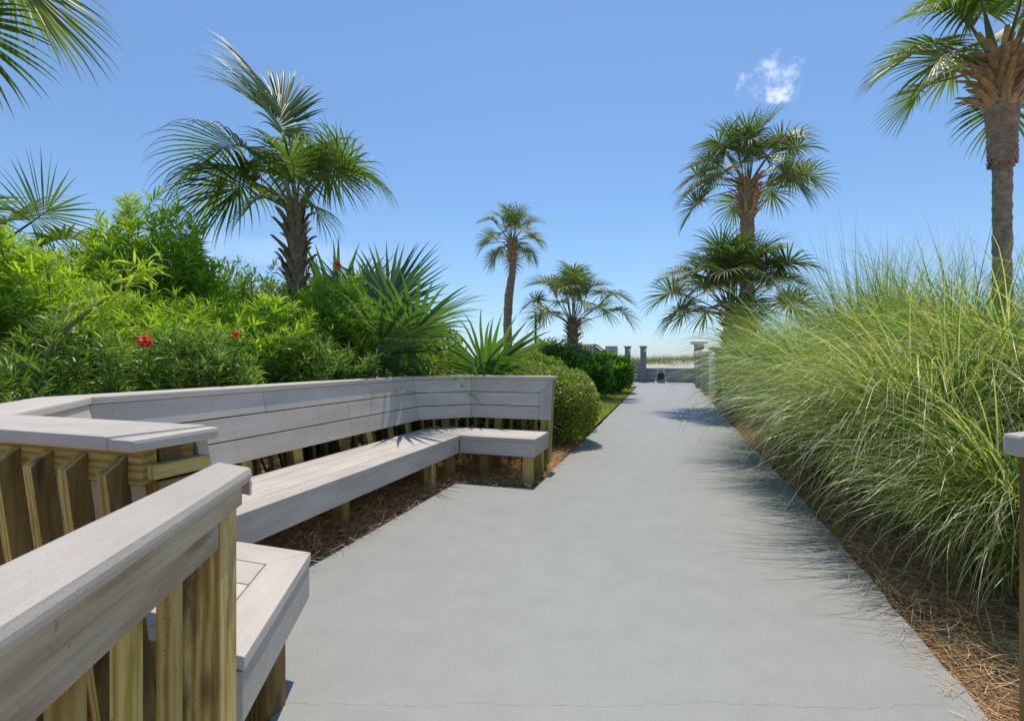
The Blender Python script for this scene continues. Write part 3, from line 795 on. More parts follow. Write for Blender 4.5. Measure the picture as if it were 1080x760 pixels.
def boots(parent, c, z0, z1, r, n, length, mat, seed, flare=.6, w=.09, both=None):
    rg = np.random.default_rng(seed); s = Strips()
    k = np.arange(n); az = k*2.39996+rg.normal(0, .1, n); z = z0+(z1-z0)*(k+.5)/n
    out = np.stack([np.cos(az), np.sin(az), np.zeros(n)], 1); up_ = np.array([0, 0, 1.])
    P0 = np.stack([c[0]+np.cos(az)*r*.8, c[1]+np.sin(az)*r*.8, z], 1)
    S = 5; P = np.zeros((n, S, 3)); P[:, 0] = P0; L = length*rg.uniform(.6, 1.2, n)
    fl = flare*rg.uniform(.5, 1.4, n)
    for i in range(1, S):
        d = unit(out*(fl*(.6+.5*i/S))[:, None]+up_*(1.0-.15*i)*np.ones((n, 1))+rg.normal(0, .08, (n, 3)))
        P[:, i] = P[:, i-1]+d*(L/(S-1))[:, None]
    sd = np.stack([-np.sin(az), np.cos(az), np.zeros(n)], 1)
    Wd = np.array([1.5, 1.1, .85, .75, .55])*w
    s.add(P, Wd, unit(sd+rg.normal(0, .12, (n, 3))), rg.random(n), fold=.25)
    s.add(P-out[:, None, :]*.022, Wd*1.02, sd, rg.random(n), fold=.3)
    return s.build('leaf_bases', M[mat], parent)

def palm(name, x, y, hc, label, rc=1.7, n=20, tr=None, seed=0, elmin=-20, elmax=82, petl=.95, blade=.95, wind=(0, 0), droop=1.0, mats=('palm', 'petiole'), azr=None, trunk_r=.14, bootz=(.7, 0), bootn=50, bootmat='boot', bootlen=.35, bootflare=.6, nl=46, grav=.55, group=None, kind='palm tree', extra=(), bw=.09, upper=None, spreadr=.08, stalk=.014, elpow=.85):
    t = thing(name, Vector((x, y, 0)), label, kind, group)
    rg = random.Random(seed)
    if tr: trunk(t, [(x+dx, y, z) for dx, z in tr[0]], tr[1], 'trunk', seed=seed)
    if bootn:
        zb0, zb1 = hc-bootz[0], hc-bootz[1]
        boots(t, (x, y), zb0, zb1, trunk_r, bootn, bootlen, bootmat, seed, bootflare, bw)
        if upper: boots(t, (x, y), upper[0], upper[1], upper[2], upper[3], upper[4], 'trunk', seed+1, .12, upper[5])
    for k in range(n):
        f = (k+.5)/n
        az = k*2.39996 + rg.uniform(-.25, .25)
        if azr: az = rg.uniform(*azr)
        el = R(elmax - (elmax-elmin)*f**elpow + rg.uniform(-7, 7))
        sc = rg.uniform(.85, 1.1)
        pl = petl*sc*(.75+.35*math.cos(el-.5))
        p0 = (x+math.sin(az)*spreadr, y+math.cos(az)*spreadr, hc-.16*f)
        frond('frond', t, p0, az, el, pl, blade*rg.uniform(.88, 1.08), nl, grav, droop*rg.uniform(.75, 1.25), rg.uniform(-.6, .6), wind, .35+.35*rg.random()+.1*(1-f), mats, stalk=stalk)
    for e in extra: frond('frond', t, (x, y, hc), **e)
    return t

G = 'cabbage palms around the path'
# far palms
Y = 18.0; x = at(540, Y); h = hgt(252, Y)
palm('palm_tree', x, Y, h, 'slim tall palm with small round head, left of the path', n=22, seed=3, petl=.78, blade=.62, elmin=-38, elmax=88, grav=.3, mats=('palm_far', 'petiole'),
     tr=([(-.12, 0), (-.13, 1.2), (-.17, 2.6), (-.12, 3.6), (.03, 4.6), (.03, h)], [.17, .165, .155, .165, .13, .13]), trunk_r=.17, bootz=(.85, .05), bootn=46, bootlen=.34, droop=.9, group=G, wind=(.08, 0), nl=40, elpow=1.0)
Y = 16.0; x = at(604, Y); h = hgt(338, Y)
palm('palm_tree', x, Y, h, 'short palm with open head and spiky dark trunk behind glossy shrubs', n=22, seed=5, petl=1.25, blade=.82, elmin=12, elmax=88, grav=.15, mats=('palm_far', 'petiole'),
     tr=([(0, 0), (0, h)], [.22, .16]), trunk_r=.17, bootz=(1.45, .1), bootn=90, bootlen=.30, bootmat='bootdark', bootflare=1.0, droop=1.3, group=G, nl=44, elpow=1.25, bw=.07)
# right pair
Y = 11.3; x = at(773, Y); h = hgt(326, Y)
palm('palm_tree', x, Y, h, 'lower palm with broad full head rising by the nearest white capped post', n=40, seed=8, petl=1.12, blade=.84, elmin=4, elmax=89, elpow=1.25, grav=.15, mats=('palm_far', 'petiole'),
     tr=([(0, -.1), (0, h)], [.26, .18]), trunk_r=.19, bootz=(1.9, .1), bootn=110, bootlen=.34, bootmat='bootdark', bootflare=1.0, droop=1.0, group=G, nl=46, bw=.08)
Y = 13.2; x = at(788, Y); h = hgt(192, Y)
palm('palm_tree', x, Y, h, 'tall palm with orange brown leaf bases, standing behind the lower palm', n=24, seed=12, petl=1.10, blade=.90, elmin=-5, elmax=88, grav=.25, mats=('palm_far', 'petiole'),
     tr=([(0, -.1), (0, 3.0), (0, h)], [.20, .19, .18]), trunk_r=.23, bootz=(.95, .02), bootn=70, bootlen=.42, bootflare=.7, droop=.9, group=G, nl=44, wind=(-.06, 0),
     extra=(dict(az=R(78), el=R(22), plen=1.25, blade=.85, droop=.8, roll=.9),))
# far right palm with the skirt
Y = 7.0; x = at(1057, Y); h = hgt(58, Y)
palm('palm_tree', x, Y, h, 'big palm at right edge, smooth trunk under a shaggy collar of leaf bases', n=17, seed=21, petl=.88, blade=.85, elmin=0, elmax=85, grav=.3,
     tr=([(0, -.1), (0, 2.0), (0, hgt(178, Y)), (0, hgt(172, Y)), (0, hgt(120, Y)), (0, h)], [.125, .108, .108, .145, .185, .19]), trunk_r=.21, bootz=(.80, .02), bootn=120, bootlen=.40, bootflare=1.05, droop=1.0, group=G, nl=52,
     upper=(hgt(176, Y), hgt(118, Y), .185, 230, .11, .045), spreadr=.14, stalk=.02)
# left tall palmetto palm behind the bench
Y = 6.0; x = at(312, Y); h = hgt(226, Y)
palm('palm_tree', x, Y, h, 'ragged windblown palm rising from the flowering bushes behind the bench', n=0, seed=31,
     tr=([(.12, -.1), (.05, 1.6), (0, h)], [.11, .085, .07]), trunk_r=.085, bootz=(1.1, .0), bootn=50, bootlen=.36, bootmat='bootdark', bootflare=.45, group=G, bw=.07,
     extra=(
      dict(az=R(-80), el=R(50), plen=.90, blade=1.15, droop=1.9, roll=.6, wind=(-.5, 0), n=64, grav=.5, wscale=.72),
      dict(az=R(-70), el=R(42), plen=.82, blade=.95, droop=1.8, roll=-.3, wind=(-.4, 0), n=60, grav=.4, wscale=.72),
      dict(az=R(-100), el=R(62), plen=.95, blade=1.05, droop=1.7, roll=.2, wind=(-.6, 0), n=56, grav=.5, wscale=.72),
      dict(az=R(-30), el=R(86), plen=1.15, blade=1.20, droop=.5, roll=.3, wind=(-.40, 0), n=50, grav=.05, spread=1.0, wscale=.6),
      dict(az=R(-150), el=R(84), plen=.95, blade=1.0, droop=.9, roll=.7, wind=(-.3, 0), n=50, grav=.1, spread=1.5, wscale=.65),
      dict(az=R(20), el=R(84), plen=.65, blade=.85, droop=1.6, roll=-.5, wind=(.1, 0), n=54, grav=.1, spread=2.2, wscale=.75),
      dict(az=R(170), el=R(80), plen=.45, blade=.75, droop=1.8, roll=.3, wind=(.05, 0), n=54, grav=.1, spread=2.4, wscale=.75),
      dict(az=R(100), el=R(50), plen=.62, blade=.68, droop=1.1, roll=1.2, wind=(.1, 0), n=60, grav=.3, spread=2.8, wscale=.75),
      dict(az=R(82), el=R(58), plen=.80, blade=.82, droop=2.0, roll=.5, wind=(.3, 0), n=56, grav=.3, wscale=.7),
      dict(az=R(60), el=R(70), plen=.70, blade=.7, droop=1.6, roll=-.8, wind=(.2, 0), n=50, grav=.3, wscale=.7),
      dict(az=R(-120), el=R(30), plen=.35, blade=.55, droop=1.6, roll=.4, n=36, grav=.6, rnd0=.85),
      dict(az=R(120), el=R(20), plen=.3, blade=.50, droop=1.6, roll=.4, n=36, grav=.6, rnd0=.85),
     ))
# palm at top left, its trunk outside the picture
Y = 4.6; x = at(-140, Y); h = hgt(-105, Y)
palm('palm_tree', x, Y, h, 'palm hanging its green fronds into the top left corner', n=16, seed=41, petl=.75, blade=1.05, elmin=-25, elmax=80,
     tr=([(0, -.1), (0, 2.0), (0, h)], [.17, .15, .15]), trunk_r=.2, bootz=(.7, 0), bootn=40, droop=.8, group=G, nl=54,
     extra=(dict(az=R(100), el=R(12), plen=.6, blade=1.05, droop=.7, roll=.9, n=60, spread=2.2), dict(az=R(118), el=R(-5), plen=.6, blade=.95, droop=.8, roll=.2, n=56)))
# palmetto at the left edge above the bushes
Y = 5.2; x = at(-35, Y); h = hgt(285, Y)
palm('palmetto', x, Y, h, 'palmetto spreading thin leaflets above the bushes at the left edge', n=7, seed=43, petl=.7, blade=.75, elmin=20, elmax=65, kind='palmetto', tr=([(0, -.1), (0, h)], [.12, .1]), bootn=20, bootmat='bootdark', bootz=(.5, 0),
     droop=.5, nl=44, group='low palmettos', extra=(dict(az=R(88), el=R(40), plen=.85, blade=.75, droop=.25, roll=1.3, n=30, spread=2.0, grav=.3, wscale=.7, fold=.1),))

# palmettos right behind the bench
def palmetto(x, y, z, label, fr, seed):
    t = thing('palmetto', Vector((x, y, 0)), label, 'palmetto', 'low palmettos')
    s = Strips(); s.tube([(x, y, -.1), (x, y, z*.5), (x, y, z)], [.09, .08, .06], 10, 0); s.build('trunk', M['bootdark'], t)
    for e in fr: frond('frond', t, (x, y, z), mats=('palm_y', 'petiole'), **e)
    return t
Y = 5.9; x = at(404, Y)
palmetto(x, Y, .65, 'large stiff fan palmetto just behind the long bench back', [
    dict(az=R(10), el=R(86), plen=1.0, blade=1.05, droop=.22, roll=.0, n=44, spread=1.75, grav=.2, wscale=1.25, fold=.2),
    dict(az=R(-60), el=R(82), plen=.80, blade=1.05, droop=.25, roll=.2, n=40, spread=1.8, grav=.2, wscale=1.25, fold=.2),
    dict(az=R(170), el=R(76), plen=.55, blade=.95, droop=.5, roll=.1, n=40, spread=2.3, grav=.2, wscale=1.25, fold=.2),
    dict(az=R(120), el=R(66), plen=.80, blade=.95, droop=.5, roll=.4, n=40, spread=2.2, grav=.3, wscale=1.2),
    dict(az=R(-110), el=R(60), plen=.75, blade=.85, droop=.8, roll=-.4, n=40, spread=2.2, grav=.3, wscale=1.2),
    dict(az=R(-170), el=R(45), plen=.45, blade=.8, droop=.9, roll=.4, n=36, spread=2.4, grav=.5, wscale=1.2),
    dict(az=R(30), el=R(65), plen=.7, blade=.9, droop=.6, roll=.7, n=36, spread=2.2, grav=.5),
    dict(az=R(90), el=R(40), plen=.5, blade=.8, droop=.9, roll=.4, n=36, spread=2.4, grav=.5)], 1)
Y = 6.5; x = at(478, Y)
palmetto(x, Y, .50, 'small palmetto with one lopsided fan leaning right above the bench corner', [
    dict(az=R(120), el=R(62), plen=.66, blade=.85, droop=1.1, roll=1.3, n=30, spread=2.2, grav=.1, wscale=1.2, fold=.2, wind=(.3, 0)),
    dict(az=R(85), el=R(54), plen=.66, blade=.92, droop=.3, roll=.9, n=16, spread=.95, grav=.1, wscale=1.6, fold=.2),
    dict(az=R(110), el=R(50), plen=.35, blade=.85, droop=.9, roll=.3, n=26, spread=2.0, grav=.4, wscale=1.4),
    dict(az=R(-100), el=R(48), plen=.35, blade=.7, droop=.9, roll=-.3, n=26, spread=2.0, grav=.4, wscale=1.4)], 2)
Y = 6.9; x = at(352, Y)
palmetto(x, Y, .9, 'palmetto showing only pointed leaf tips behind the flowering bush', [
    dict(az=R(a), el=R(e), plen=.7, blade=1.1, droop=.12, roll=.2, n=20, spread=1.3, grav=.2, wscale=1.6, fold=.2) for a, e in ((-60, 82), (60, 82), (150, 80), (100, 70))], 3)
Y = 14.5; x = at(578, Y)
palmetto(x, Y, .9, 'distant low palmetto below the thin dark pole', [
    dict(az=R(k*137), el=R(35+(k*29) % 40), plen=.55, blade=.85, droop=.8, roll=.3, n=30, spread=2.4, grav=.4, wscale=1.2) for k in range(9)], 4)

# ------------------------------------------------------------------ leafy shrubs
def leaves_at(s, P0, D, L, wd, rnd, grav=.5, fold=.18, S=4, prof=(.25, 1.0, .75, .04), mi=0, rg=RNG):
    n = len(P0); g = np.zeros((n, 3)); g[:, 2] = -grav
    P = grow(P0, unit(D), L, S, g)
    sd = unit(np.cross(D, np.array([0, 0, 1.])+rg.normal(0, .5, (n, 3))))
    s.add(P, np.array(prof)[None, :]*wd[:, None] if np.ndim(wd) else np.array(prof)*wd, sd, rnd, fold=fold, mi=mi)
def oleander(x, y, rx, ry, h, label, shoots, seed, nl=26, leaf=.14, flowers=(), dark=.3, z0=.15, group='flowering bushes behind the bench', mat='oleander', old=()):
    rg = np.random.default_rng(seed)
    t = thing('flowering_bush', Vector((x, y, 0)), label, 'bush', group)
    n = shoots
    # shoot tips through the volume, more towards the surface
    d = unit(rg.normal(0, 1, (n, 3))); d[:, 2] = np.abs(d[:, 2])**.75 - .22
    r = rg.random(n)**.24
    lump = 1+.16*np.sin(d[:, 0]*5+seed)+.14*np.sin(d[:, 1]*7+seed*2)+.10*np.sin(d[:, 2]*9+seed)
    hc = h*.5
    tip = np.stack([x+d[:, 0]*rx*r*lump, y+d[:, 1]*ry*r*lump, hc+d[:, 2]*(h-hc)*1.12*r*lump], 1)
    tip[:, 2] = np.maximum(tip[:, 2], z0+.1*rg.random(n))
    grow_dir = unit(unit(tip-np.array([x, y, h*.25]))*.7+np.array([0, 0, .75])+rg.normal(0, .25, (n, 3)))
    sl = rg.uniform(.18, .40, n)
    base = tip-grow_dir*sl[:, None]
    # stems
    S_ = Strips()
    root = np.array([x, y, 0.])
    for k in [q for q in range(0, n, 6) if CU*tip[q,0]-SU*tip[q,1] < -3.0]:
        b0 = root+np.array([rg.normal(0, .15), rg.normal(0, .15), 0]); m = (b0+base[k])/2+np.array([0, 0, .12])
        S_.tube([b0, m, base[k], tip[k]], [.014, .010, .006, .003], 4, 0)
    S_.build('stems', M['stem'], t)
    k = rg.uniform(0, 1, (n, nl)); sh = np.repeat(np.arange(n), nl); kk = k.ravel()**.7
    P0 = base[sh]+grow_dir[sh]*(sl[sh]*kk)[:, None]
    ca = SU*P0[:, 0]+CU*P0[:, 1]; cv = CU*P0[:, 0]-SU*P0[:, 1]
    keep = (cv < -2.98) | (ca+cv < -1.5) | (ca-cv > 7.95) | ((P0[:, 2] > 1.10) & (cv < -2.72))
    P0 = P0[keep]; sh = sh[keep]; kk = kk[keep]; NN = len(P0)
    out = unit(np.cross(grow_dir[sh], rg.normal(0, 1, (NN, 3))))
    ang = np.interp(kk, [0, 1], [1.25, .45])+rg.normal(0, .15, NN)
    D = unit(grow_dir[sh]*np.cos(ang)[:, None]+out*np.sin(ang)[:, None])
    L = leaf*rg.uniform(.7, 1.2, NN)*np.interp(kk, [0, .8, 1], [1, 1, .65])
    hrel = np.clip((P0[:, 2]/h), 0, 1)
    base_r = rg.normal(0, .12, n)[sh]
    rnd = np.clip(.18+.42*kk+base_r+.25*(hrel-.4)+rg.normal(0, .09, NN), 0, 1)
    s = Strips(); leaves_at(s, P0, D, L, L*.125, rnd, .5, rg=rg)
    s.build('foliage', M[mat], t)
    for (fx, fy, fz, fs) in flowers:
        f = Strips(); c = np.array([fx, fy, fz])
        m_ = 26; dd = unit(rg.normal(0, 1, (m_, 3))+np.array([0, -.9, .4])); pp = c+rg.normal(0, fs*.35, (m_, 3))
        leaves_at(f, pp, dd, np.full(m_, fs*.8), np.full(m_, fs*.7), rg.random(m_), .3, prof=(.3, 1, 1, .5), rg=rg); f.build('flower', M['petal'], t)
    for (fx, fy, fz) in old:
        f = Strips(); c = np.array([fx, fy, fz]); m_ = 7
        dd = unit(rg.normal(0, .35, (m_, 3))+np.array([.1, -.2, -1.])); leaves_at(f, c+rg.normal(0, .03, (m_, 3)), dd, np.full(m_, .16), np.full(m_, .024), rg.random(m_), .1, rg=rg); f.build('old_leaves', M['yellowleaf'], t)
    return t
def fl(px_, py_, Yd, s=.06): return (at(px_, Yd), Yd, hgt(py_, Yd), s)
def bushat(px_, Yd, rpx, top, ry, label, shoots, seed, **k):
    return oleander(at(px_, Yd), Yd, rpx/F*Yd, ry, hgt(top, Yd), label, shoots, seed, **k)
bushat(150, 5.6, 118, 226, .9, 'tallest bright green bush rising to the skyline beneath the left palmetto', 900, 1, nl=28, leaf=.16)
bushat(20, 3.9, 120, 248, .75, 'broad light green bush filling the left edge above the bench return', 560, 2, nl=26, leaf=.14, mat='oleander')
bushat(120, 4.15, 105, 292, .6, 'bushy green shrub with a red flower on its right side', 520, 3, nl=26, flowers=(fl(157, 361, 3.12, .036), fl(151, 357, 3.14, .028)), leaf=.13)
bushat(232, 4.7, 100, 292, .65, 'green shrub with one small red flower in its middle', 560, 4, nl=26, flowers=(fl(249, 352, 3.45, .028),), old=(fl(200, 375, 3.9)[:3],), leaf=.13)
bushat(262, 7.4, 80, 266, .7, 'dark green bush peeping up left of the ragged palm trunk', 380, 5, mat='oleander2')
bushat(335, 5.7, 82, 280, .6, 'green shrub with a red flower on top beside the stiff fan palmetto', 520, 6, nl=26, flowers=(fl(357, 280, 5.3, .036),), leaf=.13)
# darker low growth against the back of the bench
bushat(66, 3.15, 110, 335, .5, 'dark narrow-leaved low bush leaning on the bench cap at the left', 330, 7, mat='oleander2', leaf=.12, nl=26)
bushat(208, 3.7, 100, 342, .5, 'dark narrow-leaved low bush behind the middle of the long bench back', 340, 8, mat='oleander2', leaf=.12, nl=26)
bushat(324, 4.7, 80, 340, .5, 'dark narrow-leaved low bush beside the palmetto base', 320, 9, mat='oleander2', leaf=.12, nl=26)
bushat(-90, 3.6, 110, 235, .8, 'light green bush cut off by the left edge', 330, 10)
# a thick bare cane leaning out at the left
t = thing('leaning_stem', Vector((at(28, 3.0), 3.0, 0)), 'bare brown green cane leaning up to the right at the left edge', 'stem')
s = Strips(); s.tube([(at(15, 2.9), 2.9, .7), (at(28, 2.9), 2.9, hgt(414, 2.9)), (at(62, 2.95), 2.95, hgt(352, 2.95)), (at(115, 3.0), 3.0, hgt(312, 3.0)), (at(150, 3.1), 3.1, hgt(285, 3.1))], [.014, .013, .012, .010, .006], 7, 0); s.build('cane', M['stem'], t)
rg = np.random.default_rng(77); s = Strips(); m_ = 150
tt = rg.uniform(.2, 1, m_); P0 = np.stack([at(62, 2.95)+(at(165, 3.1)-at(62, 2.95))*tt, 2.97+.1*tt, hgt(352, 2.95)+(hgt(280, 3.1)-hgt(352, 2.95))*tt], 1)+rg.normal(0, .035, (m_, 3))
D = unit(rg.normal(0, .7, (m_, 3))+np.array([.35, 0, .7])); L = rg.uniform(.09, .15, m_); leaves_at(s, P0, D, L, L*.13, rg.uniform(.4, 1, m_), .5, rg=rg); s.build('leaves', M['oleander'], t)

def leafmass(name, label, cat, pts, nrm, L, wd, mat, rg, parent=None, updir=.4, core=None, group=None, prof=(.3, 1.0, .9, .1), grav=.2, loc=None, rbias=0.0, jitter=.6):
    t = thing(name, loc, label, cat, group)
    n = len(pts); D = unit(nrm*.6+np.array([0, 0, updir])+rg.normal(0, jitter, (n, 3)))
    s = Strips(); rn = np.clip(rg.beta(2, 2.2, n)+rbias, 0, 1)
    Ls = L*rg.uniform(.7, 1.25, n); leaves_at(s, pts, D, Ls, Ls*wd, rn, grav, rg=rg, prof=prof, S=len(prof))
    s.build('foliage', M[mat], t)
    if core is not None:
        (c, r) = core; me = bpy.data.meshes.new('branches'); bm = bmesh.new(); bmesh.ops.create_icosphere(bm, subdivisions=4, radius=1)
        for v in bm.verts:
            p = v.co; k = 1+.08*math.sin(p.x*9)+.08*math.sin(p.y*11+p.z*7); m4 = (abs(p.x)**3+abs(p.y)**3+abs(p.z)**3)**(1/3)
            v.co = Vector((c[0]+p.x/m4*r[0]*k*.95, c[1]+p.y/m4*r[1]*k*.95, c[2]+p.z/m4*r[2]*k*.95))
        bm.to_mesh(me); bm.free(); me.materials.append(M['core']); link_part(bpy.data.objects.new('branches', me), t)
    return t
def superell(n, c, r, rg, depth=.25, p=4, zmin=-.9, lump=.05, rot=0):
    d = rg.normal(0, 1, (n, 3)); d = unit(d)
    m = (np.abs(d)**p).sum(1)**(1/p); q = d/m[:, None]
    k = 1-depth*rg.random(n)**2 + lump*np.sin(q[:, 0]*8+1)+lump*np.sin(q[:, 1]*7+q[:, 2]*6)
    q = q*k[:, None]; q[:, 2] = np.maximum(q[:, 2], zmin)
    nr = unit(np.sign(q)*np.abs(q)**(p-1))
    P = q*np.array(r)
    if rot:
        cr, sr = math.cos(rot), math.sin(rot); rm = np.array([[cr, sr, 0], [-sr, cr, 0], [0, 0, 1.]])
        P = P@rm; nr = nr@rm
    return P+np.array(c), nr
# clipped hedge beyond the bench end: a row of three rounded plants
rg = np.random.default_rng(5)
hl = ['rounded clipped hedge plant next to the straw, right of the bench end', 'clipped hedge plant directly behind the far bench corner', 'clipped hedge plant behind the bench, left end of the hedge', 'clipped hedge plant farther back beside the lawn']
for k, (a_, v_, ra, rv, hh, n) in enumerate(((7.35, -1.98, 1.0, .74, 1.06, 26000), (6.75, -2.95, .8, .75, 1.10, 14000), (6.5, -4.0, .8, .8, 1.10, 10000), (8.9, -2.35, 1.1, .8, 1.10, 12000))):
    c = W(a_, v_, hh/2); P_, nr = superell(n, (c.x, c.y, c.z), (rv, ra, hh/2), rg, .22, 3.4, lump=.035, rot=R(18))
    leafmass('hedge', hl[k], 'hedge', P_, nr, .045, .5, 'hedge', rg, loc=Vector((c.x, c.y, 0)), core=((c.x, c.y, c.z-.03), (rv*.72, ra*.72, hh/2*.8)), group='clipped hedge plants', prof=(.4, 1.0, .1))
# lime shrubs between the palmettos and the hedge
bl = ['yellow green mounded shrub between the two palmettos', 'yellow green shrub behind the small lopsided palmetto', 'yellow green shrub below the slim tall palm', 'pale green shrub beside the distant low palmetto']
for k, (px_, Yd, rp, top, ry, n) in enumerate(((446, 8.5, 42, 340, .9, 11000), (476, 7.4, 50, 375, .6, 9000), (535, 9.5, 40, 376, .8, 9000), (560, 13.0, 32, 372, .8, 7000))):
    hh = hgt(top, Yd); P_, nr = superell(n, (at(px_, Yd), Yd, hh/2), (rp/F*Yd, ry, hh/2), rg, .35, 2.4, lump=.09)
    leafmass('shrub', bl[k], 'shrub', P_, nr, .075, .38, 'lime', rg, loc=Vector((at(px_, Yd), Yd, 0)), core=((at(px_, Yd), Yd, hh/2-.05), (rp/F*Yd*.6, ry*.6, hh/2*.7)), group='yellow green shrubs', prof=(.4, 1.0, .1))
# glossy dark broadleaf shrubs
bl = ['glossy dark green broadleaf shrub next to the lawn corner, nearest the far columns', 'glossy green broadleaf shrub below the short palm', 'glossy green broadleaf shrub left of the short palm', 'small glossy shrub left end of the broadleaf row']
for k, (px_, Yd, rp, top, ry, n) in enumerate(((636, 18.5, 27, 374, 1.0, 5200), (612, 16.0, 27, 373, 1.0, 5200), (588, 14.6, 25, 374, .9, 4600), (566, 13.6, 20, 377, .8, 3200))):
    hh = hgt(top, Yd)-.08; P_, nr = superell(n, (at(px_, Yd), Yd, hh/2), (rp/F*Yd, ry, hh/2), rg, .4, 2.6, lump=.08)
    leafmass('broadleaf_shrub', bl[k], 'shrub', P_, nr, .20, .36, 'broad', rg, updir=.9, loc=Vector((at(px_, Yd), Yd, 0)), core=((at(px_, Yd), Yd, hh/2-.05), (rp/F*Yd*.6, ry*.6, hh/2*.7)), group='glossy broadleaf shrubs', prof=(.35, .9, 1.0, .15), jitter=.45)
# far belt of greenery behind the left planting (seen only through gaps)
for k, (px_, Yd, rp, top, ry) in enumerate(((-150, 10, 150, 262, 1.5), (60, 10.5, 130, 268, 1.5), (230, 10, 90, 285, 1.2), (370, 9.4, 60, 300, 1.2))):
    hh = hgt(top, Yd); P_, nr = superell(6500, (at(px_, Yd), Yd, hh/2), (rp/F*Yd, ry, hh/2), rg, .35, 2.4, lump=.1)
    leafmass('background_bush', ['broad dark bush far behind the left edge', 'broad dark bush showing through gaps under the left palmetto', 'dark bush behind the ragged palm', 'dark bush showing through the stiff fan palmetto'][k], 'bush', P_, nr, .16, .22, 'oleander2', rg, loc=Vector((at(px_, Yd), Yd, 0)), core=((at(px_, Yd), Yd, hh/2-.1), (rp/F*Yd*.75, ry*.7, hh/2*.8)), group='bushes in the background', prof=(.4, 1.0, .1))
# small green plant at the foot of the nearest white capped post
P_, nr = superell(1500, (W(13.9, 1.5).x, W(13.9, 1.5).y, .4), (.28, .3, .42), rg, .5, 2.4)
leafmass('shrub', 'small dark shrub at the foot of the nearest white capped post', 'shrub', P_, nr, .10, .4, 'broad', rg, loc=W(13.9, 1.5))

# ------------------------------------------------------------------ tall grass on the right
def clump(x, y, h, n, label, seed, wind=.6, r=.26, up_=False, wisp=.2, dry=.13, wfac=1.0):
    """fountain of blades: each rises, then arches over; wind (0-1) turns the blades to the left"""
    rg = np.random.default_rng(seed); t = thing('grass_clump', Vector((x, y, 0)), label, 'ornamental grass', 'tall grass clumps along the right of the path')
    nt_ = 17
    tuft_az = rg.uniform(0, 2*np.pi, nt_); tuft_r = r*np.sqrt(rg.random(nt_)); tuft_th = rg.normal(0, .32, nt_); tuft_h = rg.uniform(.82, 1.12, nt_); tuft_c = rg.normal(0, .17, nt_)
    for nm, frac, mat, ww, lf, rb in (('blades', 1-wisp-dry, 'grass', .0125, 1.0, .42), ('pale_blades', wisp, 'wisp', .0075, 1.05, .45), ('dry_blades', dry, 'drygrass', .009, .62, .5)):
        m_ = int(n*frac)
        if m_ < 1: continue
        k = rg.integers(0, nt_, m_)
        px_ = x+np.cos(tuft_az[k])*tuft_r[k]+rg.normal(0, .035, m_); py_ = y+np.sin(tuft_az[k])*tuft_r[k]+rg.normal(0, .035, m_)
        ang = tuft_az[k]+rg.normal(0, .42, m_)                       # blades lean outwards
        vx = np.cos(ang)*(1-wind*.55)-wind*1.0*rg.uniform(.5, 1.1, m_); vy = np.sin(ang)*(1-wind*.55)-wind*.25+rg.normal(0, .15, m_)
        az = np.arctan2(vy, vx)
        th0 = np.abs(rg.normal(.12, .10, m_))+.10*wind
        if up_: th1 = rg.gamma(2.6, .45, m_)+.25
        else: th1 = rg.normal(2.15, .5, m_)
        if nm == 'pale_blades': th1 += .2
        th1 = np.clip(th1+tuft_th[k], .2, 2.9)
        pw_ = rg.uniform(1.3, 2.6, m_)
        L = h*lf*rg.uniform(.66, 1.07, m_)*tuft_h[k]*(1.0 if up_ else 1.22)
        S = 11; P = np.zeros((m_, S, 3)); P[:, 0] = np.stack([px_, py_, np.full(m_, -.05)], 1)
        twist = rg.normal(0, .35, m_)
        for i in range(1, S):
            q = (i-.5)/(S-1); th = th0+(th1-th0)*q**pw_; a2 = az+twist*q
            d = np.stack([np.sin(th)*np.cos(a2), np.sin(th)*np.sin(a2), np.cos(th)], 1)
            P[:, i] = P[:, i-1]+d*(L/(S-1))[:, None]
        P[:, :, 2] = np.maximum(P[:, :, 2], .012)
        hd = np.stack([-np.sin(az), np.cos(az), rg.normal(0, .45, m_)], 1)
        prof = np.interp(np.linspace(0, 1, S), [0, .2, .6, 1], [.7, 1, .8, .05])*ww*wfac
        s = Strips(); s.add(P, prof[None, :]*rg.uniform(.7, 1.25, m_)[:, None], unit(hd), np.clip(rg.normal(rb, .2, m_)+tuft_c[k], 0, 1), fold=.12)
        s.build(nm, M[mat], t)
    return t
